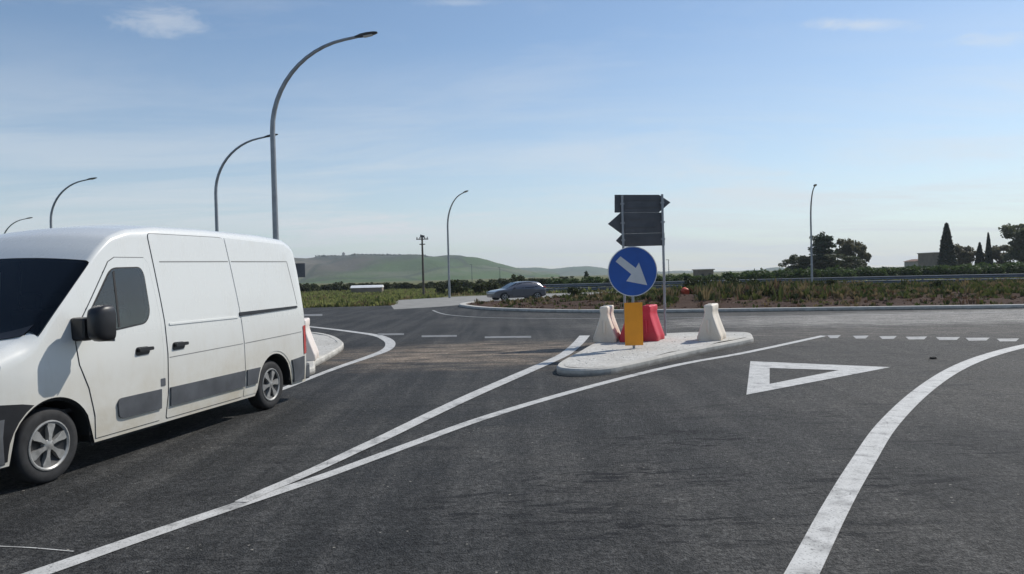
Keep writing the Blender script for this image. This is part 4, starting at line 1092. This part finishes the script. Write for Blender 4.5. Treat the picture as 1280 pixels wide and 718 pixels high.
def make_small_sign():
    p = GY(374, 336, 20.5); root = empty('arrow_sign', (p[0] - .1, 20.5, KH - .02), R(3))
    tag(root, 'small dark sign back just showing past the rear edge of the van roof', 'direction sign')
    z0 = GY(374, 346, 20.5)[2] - KH; z1 = GY(374, 328.5, 20.5)[2] - KH
    xr = GY(381, 336, 20.5)[0] - (p[0] - .1)
    mesh('arrow_panel', *prism([(-.62, z0), (xr, z0), (xr, z1), (-.62, z1), (-.80, (z0 + z1) / 2)], lambda a, z, t: (a, t, z), 0, .03), M['signback'], root)
    mb = MB(); mb.add(tube([(-.02, -.035, -.1), (-.02, -.035, z1 - .04)], .03, 10)); mb.build('post', M['galv'], root, True)
    mb = MB(); mb.add(tube([(-.55, -.035, -.1), (-.55, -.035, z1 - .04)], .03, 10)); mb.build('post', M['galv'], root, True)
make_small_sign()

# ------------------------------------------------------------------ plastic water-filled barriers
def make_barrier(base, rz, m, label, hgt=.86, length=.92, width=1.0):
    root = empty('road_barrier', base, rz)
    tag(root, label, 'road barrier', 'plastic road barriers on the islands')
    pr = [(.262, 0), (.275, .03), (.275, .12), (.255, .17), (.160, .43), (.105, .60), (.088, .69), (.100, .73), (.102, .83), (.090, .86)]
    pr = [(a * width, z * hgt / .86) for a, z in pr]
    ring_ = pr + [(-a, z) for a, z in pr[::-1]]
    m_ = len(ring_); L2 = length / 2
    ys = [-L2, -L2 + .03, -L2 + .10, -.18, -.13, .13, .18, L2 - .10, L2 - .03, L2]
    sc = [.90, .985, 1.0, 1.0, .90, .90, 1.0, 1.0, .985, .90]
    v = []; f = []
    for y, s in zip(ys, sc):
        for a, z in ring_: v.append((a * s, y, z if z < .2 * hgt else .2 * hgt + (z - .2 * hgt) * (1 if s > .95 else .99)))
    for i in range(len(ys) - 1):
        for k in range(m_ - 1):
            f.append((i * m_ + k, (i + 1) * m_ + k, (i + 1) * m_ + k + 1, i * m_ + k + 1))
        f.append((i * m_ + m_ - 1, (i + 1) * m_ + m_ - 1, (i + 1) * m_, i * m_))
    f.append(tuple(range(m_))); f.append(tuple((len(ys) - 1) * m_ + k for k in range(m_ - 1, -1, -1)))
    o = mesh('shell', v, f, m, root, True, sharp=32)
    bv = o.modifiers.new('bevel', 'BEVEL'); bv.width = .018; bv.segments = 2; bv.limit_method = 'ANGLE'; bv.angle_limit = R(38)
    mb = MB(); mb.add(tube([(0, -.2, hgt - .02), (0, -.2, hgt + .025)], .05, 14)); mb.build('filler_cap', m, root, True)
    mb = MB(); mb.add(tube([(0, -L2 - .02, .22), (0, -L2 - .02, .52)], .035, 10)); mb.build('coupling_lug', m, root, True)
    return root
zb = KH - .012
def bb(px, py): p = G(px, py, KH); return (p[0], p[1] + .35, zb)
p = bb(762, 427.5); make_barrier(p, R(-17), M['barwhite'], 'white plastic road barrier left of the orange panel under the blue sign')
p = bb(790, 427.5); make_barrier((p[0] + .09, p[1] + .05, zb), R(-16), M['barred'], 'red plastic road barrier mostly hidden behind the orange panel')
p = bb(816, 427.0); make_barrier((p[0] + .02, p[1] + .02, zb), R(-24), M['barred'], 'bright red plastic road barrier in full view right of the orange panel', length=.80, width=.95)
p = bb(889, 426.5); make_barrier((p[0] + .10, p[1] - .05, zb), R(-24), M['barwhite'], 'white plastic road barrier standing alone at the far end of the gravel island', width=1.0)
p = G(375, 451, KH); make_barrier((p[0], p[1] + .3, zb), R(10), M['barpink'], 'faded pinkish road barrier on the left gravel island behind the van tail lamp', hgt=.86)

# ------------------------------------------------------------------ guard rail
def make_guard_rail():
    pts = catmull([(2, 77.5), (10, 77.3), (16.5, 76.8), (25, 76), (33, 74), (40, 70), (46, 65), (53, 58), (60, 50)], False, 8)
    root = empty('guard_rail', (pts[0][0], pts[0][1], -.03))
    tag(root, 'long grey steel guard rail beyond the roundabout in front of the citrus rows', 'guard rail')
    prf = [(.0, .0), (.06, .03), (.06, .09), (.0, .13), (.0, .18), (.06, .22), (.06, .28), (.0, .31)]
    ox, oy = pts[0]
    for z0 in (.16, .56):
        v = []; f = []; n = len(pts); m_ = len(prf)
        for i, p_ in enumerate(pts):
            t = pts[min(i + 1, n - 1)] - pts[max(i - 1, 0)]; t /= np.linalg.norm(t); nn = np.array([t[1], -t[0]])
            for a, z in prf: q = p_ + nn * (a + .07); v.append((q[0] - ox, q[1] - oy, z + z0))
        for i in range(n - 1):
            for k in range(m_ - 1): f.append((i * m_ + k, (i + 1) * m_ + k, (i + 1) * m_ + k + 1, i * m_ + k + 1))
        o = mesh('rail', v, f, M['railsteel'], root, True, sharp=60); so = o.modifiers.new('solid', 'SOLIDIFY'); so.thickness = .006
    acc = 0; last = pts[0]
    for p_ in pts:
        acc += np.linalg.norm(p_ - last); last = p_
        if acc >= 2.2 or p_ is pts[0]:
            acc = 0; mb = MB(); mb.add(box((p_[0] - ox, p_[1] - oy, .42), (.10, .12, .9))); mb.build('post', M['galv_dark'], root)
make_guard_rail()

# ------------------------------------------------------------------ vegetation
def leaf_cards(centres, size, rnd, up=0.0, asp=1.6):
    """one small bent leaf clump (two triangles pairs) per centre"""
    n = len(centres)
    d = rnd.normal(size=(n, 3)); d /= np.linalg.norm(d, axis=1)[:, None]
    d[:, 2] += up; d /= np.linalg.norm(d, axis=1)[:, None]
    e = rnd.normal(size=(n, 3)); e -= d * (e * d).sum(1)[:, None]; e /= np.linalg.norm(e, axis=1)[:, None]
    s = (size * rnd.uniform(.55, 1.35, n))[:, None]
    a = centres - d * s * .5 * asp; b = centres + e * s * .5; c = centres + d * s * .5 * asp; g = centres - e * s * .5
    V = np.stack([a, b, c, g], 1).reshape(-1, 3); Fc = np.arange(n * 4).reshape(-1, 4)
    return V, Fc
def crown_pts(lobes, n, rnd, shell=.55):
    vol = np.array([l[3] * l[4] * l[5] for l in lobes]) ** .8; vol /= vol.sum()
    k = rnd.choice(len(lobes), n, p=vol); L_ = np.array(lobes)[k]
    d = rnd.normal(size=(n, 3)); d /= np.linalg.norm(d, axis=1)[:, None]
    r = (shell + (1 - shell) * rnd.uniform(0, 1, n) ** .6)[:, None] * (1 + .10 * rnd.normal(size=(n, 1)))
    return L_[:, :3] + d * r * L_[:, 3:6]
TREES = {}
def tree_mesh(kind, seed):
    key = (kind, seed)
    if key in TREES: return TREES[key]
    rnd = np.random.RandomState(seed + 17 * sum(map(ord, kind))); U = rnd.uniform
    trunk = MB()
    if kind == 'citrus':       # unit: 2 m
        lobes = [(U(-.5, .5), U(-.5, .5), U(.6, 1.4), U(.45, .8), U(.45, .8), U(.35, .6)) for _ in range(9)] + [(0, 0, .9, .95, .95, .75)]
        V, Fc = leaf_cards(crown_pts(lobes, 1000, rnd), .20, rnd); mat = 'citrus'
        trunk.add(tube([(0, 0, 0), (.05, .02, .7), (0, 0, 1.2)], [.08, .06, .03], 6))
    elif kind == 'cypress':    # unit: 9 m tall
        n = 3000; z = U(0.3, 9, n); k = np.clip((z - .3) / 8.7, 0, 1); r = 1.55 * (1 - k) ** .75 * (.55 + .45 * np.minimum(1, k * 6)); a = U(0, 2 * PI, n)
        rr = r * (.70 + .33 * U(0, 1, n)) * (1 + .07 * np.sin(a * 3 + z * 1.7))
        V, Fc = leaf_cards(np.stack([rr * np.cos(a), rr * np.sin(a), z], 1), .34, rnd, .8); mat = 'cypress'
        trunk.add(tube([(0, 0, 0), (0, 0, 4), (0, 0, 8.2)], [.22, .16, .04], 7))
    elif kind == 'pine':       # ragged conifer, 7.5 m
        lobes = []
        for z in np.arange(1.2, 7.2, .5):
            w = 2.7 * (1 - (z / 8.2)) ** .7
            for _ in range(4):
                a = U(0, 2 * PI); q = w * U(.35, .95); lobes.append((q * math.cos(a), q * math.sin(a), z + U(-.2, .2), U(.6, 1.0), U(.6, 1.0), U(.28, .5)))
        lobes.append((0, 0, 7.1, .45, .45, .6))
        V, Fc = leaf_cards(crown_pts(lobes, 3000, rnd, .4), .30, rnd); mat = 'pine'
        trunk.add(tube([(0, 0, 0), (.1, 0, 3), (0, 0, 7)], [.25, .18, .04], 8))
    elif kind in ('olive', 'broad'):   # open round crown on limbs, 7 m
        lobes = []
        trunk.add(tube([(0, 0, 0), (.1, .05, 1.2), (.05, 0, 2.4)], [.24, .19, .15], 8))
        for _ in range(20):
            a = U(0, 2 * PI); q = U(.3, 2.2); z = U(2.2, 6.3)
            c = (q * math.cos(a), q * math.sin(a), z); lobes.append((*c, U(.6, 1.05), U(.6, 1.05), U(.5, .85)))
            trunk.add(tube([(.05, 0, 2.0), (c[0] * .5, c[1] * .5, 2.2 + (z - 2.2) * .6), c], [.11, .07, .02], 6))
        if kind == 'broad': lobes += [(U(-1, 1), U(-1, 1), U(1.5, 3), U(.9, 1.3), U(.9, 1.3), U(.7, 1.1)) for _ in range(4)]
        V, Fc = leaf_cards(crown_pts(lobes, 3600, rnd, .25), .27, rnd); mat = kind
    else:                      # bush, 1.7 m, leafy from the ground
        lobes = [(U(-.7, .7), U(-.7, .7), U(.35, 1.25), U(.3, .6), U(.3, .6), U(.25, .5)) for _ in range(11)]
        V, Fc = leaf_cards(crown_pts(lobes, 900, rnd, .35), .17, rnd); mat = 'bush'
        for _ in range(4):
            a = U(0, 2 * PI); trunk.add(tube([(0, 0, 0), (.2 * math.cos(a), .2 * math.sin(a), .5), (.5 * math.cos(a), .5 * math.sin(a), 1.1)], [.04, .03, .01], 5))
    me = bpy.data.meshes.new('crown'); me.from_pydata(V.tolist(), [], Fc.tolist()); me.materials.append(M[mat]); me.update()
    tm = bpy.data.meshes.new('trunk'); tm.from_pydata([tuple(p_) for p_ in trunk.v], [], trunk.f); tm.materials.append(M['bark']); tm.update()
    TREES[key] = (me, tm); return TREES[key]
def plant(name, kind, seed, loc, sc, rz, label, cat, group=None):
    me, tm = tree_mesh(kind, seed)
    root = empty(name, loc, rz); root.scale = sc if isinstance(sc, tuple) else (sc, sc, sc)
    tag(root, label, cat, group)
    for nm, d in (('crown', me), ('trunk', tm)):
        o = bpy.data.objects.new(nm, d); COL.objects.link(o); o.parent = root
    return root
rg = random.Random(11)
def htop(px, y, Y): return CAMH + (hz(px) - y) / F * Y + .03
# citrus orchard rows behind the rail
row_top = lambda px: float(np.interp(px, [690, 760, 860, 930, 1000, 1100, 1200, 1290, 1400], [347.5, 346, 343, 339.5, 336.5, 334, 330.5, 328.5, 326.5]))
for row, (Y0, step) in enumerate(((86, 15), (96, 17))):
    px = 700 - row * 7
    while px < 1330:
        Y = Y0 + rg.uniform(-1.2, 1.2) + (2 if px > 1100 else 0)
        top = htop(px, row_top(px) + rg.uniform(-1.2, 2.2) - row * .6, Y); s = max(1.1, top) / 1.85
        plant('citrus_tree', 'citrus', rg.randrange(5), GD(px, Y, -.03), (s * rg.uniform(.85, 1.2), s * rg.uniform(.85, 1.2), s), rg.uniform(0, 6.28), 'dense dark green citrus tree in the rows behind the guard rail', 'tree', 'citrus trees in rows behind the guard rail')
        px += step * rg.uniform(.8, 1.2)
def ht(name, kind, seed, px, y, Y, unit, wpx, label, cat='tree', group=None, uw=1.0):
    h = htop(px, y, Y); s = h / unit
    w = (wpx / F * Y) / uw if wpx else s
    return plant(name, kind, seed, GD(px, Y, -.03), (w, w, s), rg.uniform(0, 6.28), label, cat, group)
ht('conifer_tree', 'pine', 1, 1030, 289.5, 118, 7.7, 50, 'dark ragged conifer rising behind the right hand street lamp', uw=5.4)
ht('broadleaf_tree', 'olive', 2, 1060, 292.5, 122, 7.0, 34, 'pale olive brown tree with open crown right of the dark conifer', uw=5.2)
ht('broadleaf_tree', 'olive', 3, 1078, 306, 118, 7.0, 19, 'small leaning pale tree at the right end of the conifer clump', uw=5.2)
ht('broadleaf_tree', 'broad', 4, 989, 317.5, 118, 7.0, 34, 'low grey green tree at the left end of the conifer clump', uw=5.2)
ht('broadleaf_tree', 'broad', 5, 1046, 316, 116, 7.0, 58, 'dark bushy tree filling the base of the conifer clump', uw=5.2)
ht('broadleaf_tree', 'broad', 6, 1008, 319, 117, 7.0, 36, 'dark low tree between the small grey tree and the conifer', uw=5.2)
ht('cypress_tree', 'cypress', 1, 1184, 280.5, 132, 9.0, 24, 'broad dark cypress, the tallest on the right, beside the old house', uw=3.1)
ht('cypress_tree', 'cypress', 2, 1236, 292, 132, 9.0, 11, 'thin pointed cypress with a needle tip, right of the broad cypress', uw=3.1)
ht('cypress_tree', 'cypress', 3, 1225, 304, 134, 9.0, 14, 'short cypress close to the left of the needle tipped cypress', uw=3.1)
ht('broadleaf_tree', 'olive', 7, 1206, 306, 138, 7.0, 44, 'grey olive toned tree between the broad cypress and the thin cypresses', uw=5.2)
ht('broadleaf_tree', 'olive', 8, 1251, 307, 136, 7.0, 42, 'open low tree between the needle tipped cypress and the large tree', uw=5.2)
ht('broadleaf_tree', 'broad', 9, 1277, 279, 128, 7.0, 56, 'large dark tree cut off by the right edge of the photo', uw=5.2)
ht('broadleaf_tree', 'broad', 3, 1300, 300, 126, 7.0, 50, 'broad tree just outside the right edge of the view', uw=5.2)
# bushes to the left of the car and along the field edge
for k, (px, y, Y, w, lab) in enumerate(((549, 353, 77, 16, 'dark bush left of the curved lamp foot, beyond the pale pavement'), (571, 348.5, 78, 28, 'tallest dark bush right behind the curved lamp foot'), (596, 352.5, 79, 26, 'bush between the lamp foot and the grey car'), (617, 350.5, 81, 28, 'bush directly behind the bonnet of the grey car'), (647, 343, 92, 24, 'rounded bushy tree rising over the roof of the grey car'), (673, 347, 94, 20, 'dark bush over the rear of the grey car'))):
    ht('bush', 'bush', k % 4, px, y, Y, 1.65, w, lab, 'bush', 'bushes beyond the roundabout', uw=2.1)
ht('broadleaf_tree', 'broad', 2, 708, 345.5, 120, 7.0, 18, 'small round tree left of the little conifer behind the guard rail', uw=5.2)
ht('conifer_tree', 'pine', 2, 733, 338.5, 118, 7.7, 11, 'little pointed conifer left of the blue sign, behind the guard rail', uw=5.4)
for k, px in enumerate(range(352, 548, 9)):
    Y = 128 + rg.uniform(-8, 8); 
    if 438 < px < 470: Y = 150
    plant('field_bush', 'bush', k % 4, GD(px + rg.uniform(-2, 2), Y, -.03), (rg.uniform(.9, 1.5), rg.uniform(.9, 1.5), htop(px, 354.5 + rg.uniform(-1.5, 2.5) - (px - 350) * .012, Y) / 1.65), rg.uniform(0, 6), 'low dark bush in the hedge at the foot of the hill', 'bush', 'hedge bushes at the foot of the hill')
for k, px in enumerate(range(556, 720, 11)):
    Y = 126 + rg.uniform(-6, 6)
    plant('field_bush', 'bush', k % 4, GD(px + rg.uniform(-2, 2), Y, -.03), (rg.uniform(1., 1.6), rg.uniform(1., 1.6), htop(px, 350 + rg.uniform(-2, 2) - (px - 550) * .012, Y) / 1.65), rg.uniform(0, 6), 'low bush in the far hedge behind the grey car', 'bush', 'hedge bushes behind the car')

def tufts(name, pts, hmin, hmax, mats, weights, seed, spread=.12, blades=5, wid=.05):
    rnd = np.random.RandomState(seed); n = len(pts); V = []; Fc = []; I = []
    k = 0
    for (x, y, z) in pts:
        h0 = rnd.uniform(hmin, hmax) * (1.0 + (1.1 * math.exp(-((x / y - .32) / .12) ** 2) if name == 'tall_weeds' else 0)) * (1.0 if rnd.rand() > .12 else 1.5); mi = rnd.choice(len(mats), p=weights)
        for _ in range(blades):
            a = rnd.uniform(0, 2 * PI); r = rnd.uniform(0, spread); bx, by = x + r * math.cos(a), y + r * math.sin(a)
            lean = rnd.uniform(.05, .5) * h0; h = h0 * rnd.uniform(.5, 1); w = wid * rnd.uniform(.6, 1.4); c, s = math.cos(a + 1.57), math.sin(a + 1.57)
            mx, my = bx + math.cos(a) * lean * .4, by + math.sin(a) * lean * .4; tx, ty = bx + math.cos(a) * lean, by + math.sin(a) * lean
            V += [(bx - c * w * .5, by - s * w * .5, z - .03), (bx + c * w * .5, by + s * w * .5, z - .03), (mx + c * w, my + s * w, z + h * .55), (tx, ty, z + h), (mx - c * w, my - s * w, z + h * .55)]
            Fc.append((k, k + 1, k + 2, k + 3, k + 4)); k += 5; I.append(mi)
    o = mesh(name, V, Fc, [M[m] for m in mats], idx=I)
    return tag(o, kind='stuff')
for Yt in np.arange(34, 56, .25):
    TUB = GY(858.5, 369, Yt)
    if inside((TUB[0], Yt), ctr_in) and mound(TUB[0], Yt) >= TUB[2]: break
rp = random.Random(5); pts = []
while len(pts) < 5000:
    px = rp.uniform(-8, 62); py = rp.uniform(27, 61)
    if not inside((px, py), ctr_in): continue
    if .222 < px / py < .252 and py < TUB[1] + .3: continue
    e = edge_dist(px, py)
    if math.sin(px * .9 + 1.3 * math.sin(py * .5)) * math.sin(py * .8 + px * .23) < -.30 and rp.random() < .75: continue
    den = .16 + .84 * min(1, max(0, (e - 1.5) / 6)) ** 1.2
    if rp.random() > den: continue
    if px / py > .80 and rp.random() > .2: continue
    pts.append((px, py, mound(px, py)))
nearp = [p_ for p_ in pts if edge_dist(p_[0], p_[1]) < 5]; farp = [p_ for p_ in pts if edge_dist(p_[0], p_[1]) >= 5]
tufts('weeds', nearp, .08, .26, ['weedred', 'weeddry', 'weedgreen', 'bush'], [.26, .30, .30, .14], 3, .16, 6, .05)
tufts('tall_weeds', farp, .13, .36, ['weedgreen', 'weeddry', 'bush', 'weedred'], [.46, .30, .18, .06], 4, .22, 7, .07)
stones('earth_clods', ctr_in, 2500, mound, .03, .11, 31, M['dirt'])
# leafy plants on the mound that can be told apart
for k, (px, y, Y, lab) in enumerate(((868, 347, 52, 'leafy plant on the mound at the left foot of the small hut'), (912, 346, 53, 'leafy plant on the mound right of the small hut'), (965, 350, 47, 'leafy plant on the mound under the low grey green tree'), (1020, 351, 43, 'leafy plant on the mound right in front of the lamp foot'), (1075, 353, 46, 'leafy plant on the mound under the small leaning tree'), (935, 348, 48, 'leafy plant left of centre on the roundabout mound, below the small hut'), (990, 352, 44, 'leafy plant on the mound between the white barrier and the lamp foot'), (1040, 348, 50, 'leafy plant on the mound just right of the lamp foot'), (890, 349, 50, 'yellow green leafy plant on the mound beneath the small hut'), (1170, 349, 44, 'single leafy plant on the mound below the broad cypress'), (720, 358, 46, 'low leafy plant on the mound left of the blue sign'))):
    x, yy, _ = GD(px, Y); z = mound(x, yy) if inside((x, yy), ctr_in) else 0
    s = max(.4, (CAMH + (hz(px) - y) / F * Y - z)) / 1.6
    plant('leafy_plant', 'bush', k % 4, (x, yy, z - .03), (s * 1.2, s * 1.2, s), k * 1.3, lab, 'plant', 'leafy plants on the roundabout')
pts = []
while len(pts) < 6500:
    Y = 51 + 75 * rp.random() ** 1.5; px = rp.uniform(325, 552)
    x = GD(px, Y)[0]
    if inside((x, Y), road_out): continue
    pts.append((x, Y, -.03))
tufts('grass', pts, .15, .42, ['grassy', 'weeddry', 'weedgreen'], [.62, .13, .25], 6, .30, 5, .06)
pts = []
while len(pts) < 2500:
    Y = rp.uniform(74, 92); x = rp.uniform(-8, 62)
    if inside((x, Y), road_out): continue
    pts.append((x, Y, -.03))
tufts('verge_grass', pts, .2, .55, ['weedgreen', 'weeddry', 'grassy'], [.5, .2, .3], 8, .3, 5, .07)

# ------------------------------------------------------------------ far buildings and small things
def make_house(name, px, Y, w, d, h, label, m, roofh=0.0):
    b = GD(px, Y, -.03); root = empty(name, b, R(6)); tag(root, label, 'building')
    mb = MB(); mb.add(box((0, 0, h / 2), (w, d, h))); wl = mb.build('wall', M[m], root)
    if roofh:
        mesh('roof', *prism([(-w / 2 - .25, h), (w / 2 + .25, h), (0, h + roofh)], lambda a, z, t: (a, t, z), -d / 2 - .25, d / 2 + .25), M['roof'], root)
    else:
        mb = MB(); mb.add(box((0, 0, h + .06), (w + .3, d + .3, .16))); mb.build('roof', M['wallpale'], root)
    for x in (-w * .25, w * .25):
        mb = MB(); mb.add(box((x, -d / 2, h * .62), (w * .16, .06, h * .22))); mb.build('window', M['hole'], root)
    mb = MB(); mb.add(box((0, -d / 2, h * .22), (w * .2, .07, h * .44))); mb.build('door', M['hole'], root)
make_house('old_house', 1171, 150, 4.6, 5, htop(1166, 317, 150), 'old flat roofed brown house half hidden by the broad cypress', 'wall')
make_house('pump_hut', 879, 112, 2.3, 2.4, htop(879, 338, 112), 'small square brown hut above the citrus rows right of the direction sign', 'wall')
make_house('farm_shed', 1148, 165, 4.0, 4, htop(1148, 327, 165), 'low pale shed left of the old brown house', 'wallpale', .5)
make_house('ridge_chapel', 430.5, 1440, 5, 5, htop(430, 317, 1440), 'tiny pale building on the skyline of the hill', 'wallpale', 2)
def make_tunnel():
    b = GD(459, 100, -.03); root = empty('greenhouse_tunnel', b, R(4)); tag(root, 'long low white roofed shed in the field at the foot of the hill', 'shed')
    h = htop(459, 357, 100)
    mesh('roof', *prism([(-1.2, h * .72), (1.2, h * .72), (.8, h * .93), (0, h), (-.8, h * .93)], lambda a, z, t: (t, a, z), -2.1, 2.1), M['film'], root)
    mb = MB(); mb.add(box((0, 0, h * .36), (4.1, 2.2, h * .72))); mb.build('wall', M['wall'], root)
make_tunnel()
def make_tub():
    p_ = TUB
    z = mound(p_[0], p_[1])
    root = mesh('plastic_tub', *lathe_y([(.10, 0), (.20, .0), (.235, .10), (.24, .30), (.20, .36), (.12, .38)], 20, cap=True), M['redbits'], None, True)
    root.location = (p_[0], p_[1], z + .14); root.rotation_euler = (R(14), 0, R(20))
    tag(root, 'small orange red plastic tub lying among the weeds on the roundabout', 'plastic tub')
make_tub()
def lump(name, c, s, seed, m, label, cat):
    rnd = np.random.RandomState(seed); bm = bmesh.new(); bmesh.ops.create_icosphere(bm, subdivisions=3, radius=1)
    ph = rnd.uniform(0, 6, 6)
    for v_ in bm.verts:
        k = 1 + .22 * math.sin(3 * v_.co.x + ph[0]) * math.sin(4 * v_.co.y + ph[1]) + .14 * math.sin(7 * v_.co.z + 5 * v_.co.x + ph[2])
        v_.co = Vector((v_.co.x * s[0], v_.co.y * s[1], v_.co.z * s[2])) * k
    me = bpy.data.meshes.new(name); bm.to_mesh(me); bm.free(); me.materials.append(m)
    o = bpy.data.objects.new(name, me); COL.objects.link(o); o.location = (c[0], c[1], s[2] * .6); tag(o, label, cat)
lump('dark_clod', G(1166, 449), (.06, .045, .025), 4, M['clod'], 'small dark clod lying on the road right of the white triangle', 'clod')

def make_wood():
    rnd = np.random.RandomState(9); C = []
    for _ in range(5200):
        px = rnd.uniform(436, 536) if rnd.rand() < .9 else rnd.uniform(395, 590); Y = rnd.uniform(1385, 1450)
        d = GD(px, Y); el = hz(px) - np.interp(px, [395, 440, 533, 590], [320.3, 320.2, 321.2, 325.5])
        z = CAMH + el / F * Y; k = 1.0 if 440 < px < 533 else .35
        C.append((d[0], Y, z - 1.5 + (k > .9) * rnd.uniform(-6, 0) + k * (1.0 + 4.6 * rnd.rand() * (.86 + .14 * math.sin(px * .43) * math.sin(px * 1.7)))))
    V, Fc = leaf_cards(np.array(C), 3.4, rnd, 0, 1.2)
    tag(mesh('wood', V, Fc, M['pine']), kind='stuff')
make_wood()
# ------------------------------------------------------------------ the air
def make_haze():
    o = mesh('haze', *box((0, 1650, 69), (8600, 5200, 142)), bpy.data.materials.new('haze'))
    m = o.data.materials[0]; m.use_nodes = True; nt = m.node_tree; nt.nodes.clear()
    out = nt.nodes.new('ShaderNodeOutputMaterial'); vol = nt.nodes.new('ShaderNodeVolumePrincipled')
    vol.inputs['Color'].default_value = (0.82, 0.90, 0.97, 1); vol.inputs['Density'].default_value = 0.00022; vol.inputs['Anisotropy'].default_value = 0.2
    nt.links.new(vol.outputs[0], out.inputs['Volume'])
    tag(o, kind='stuff')
make_haze()
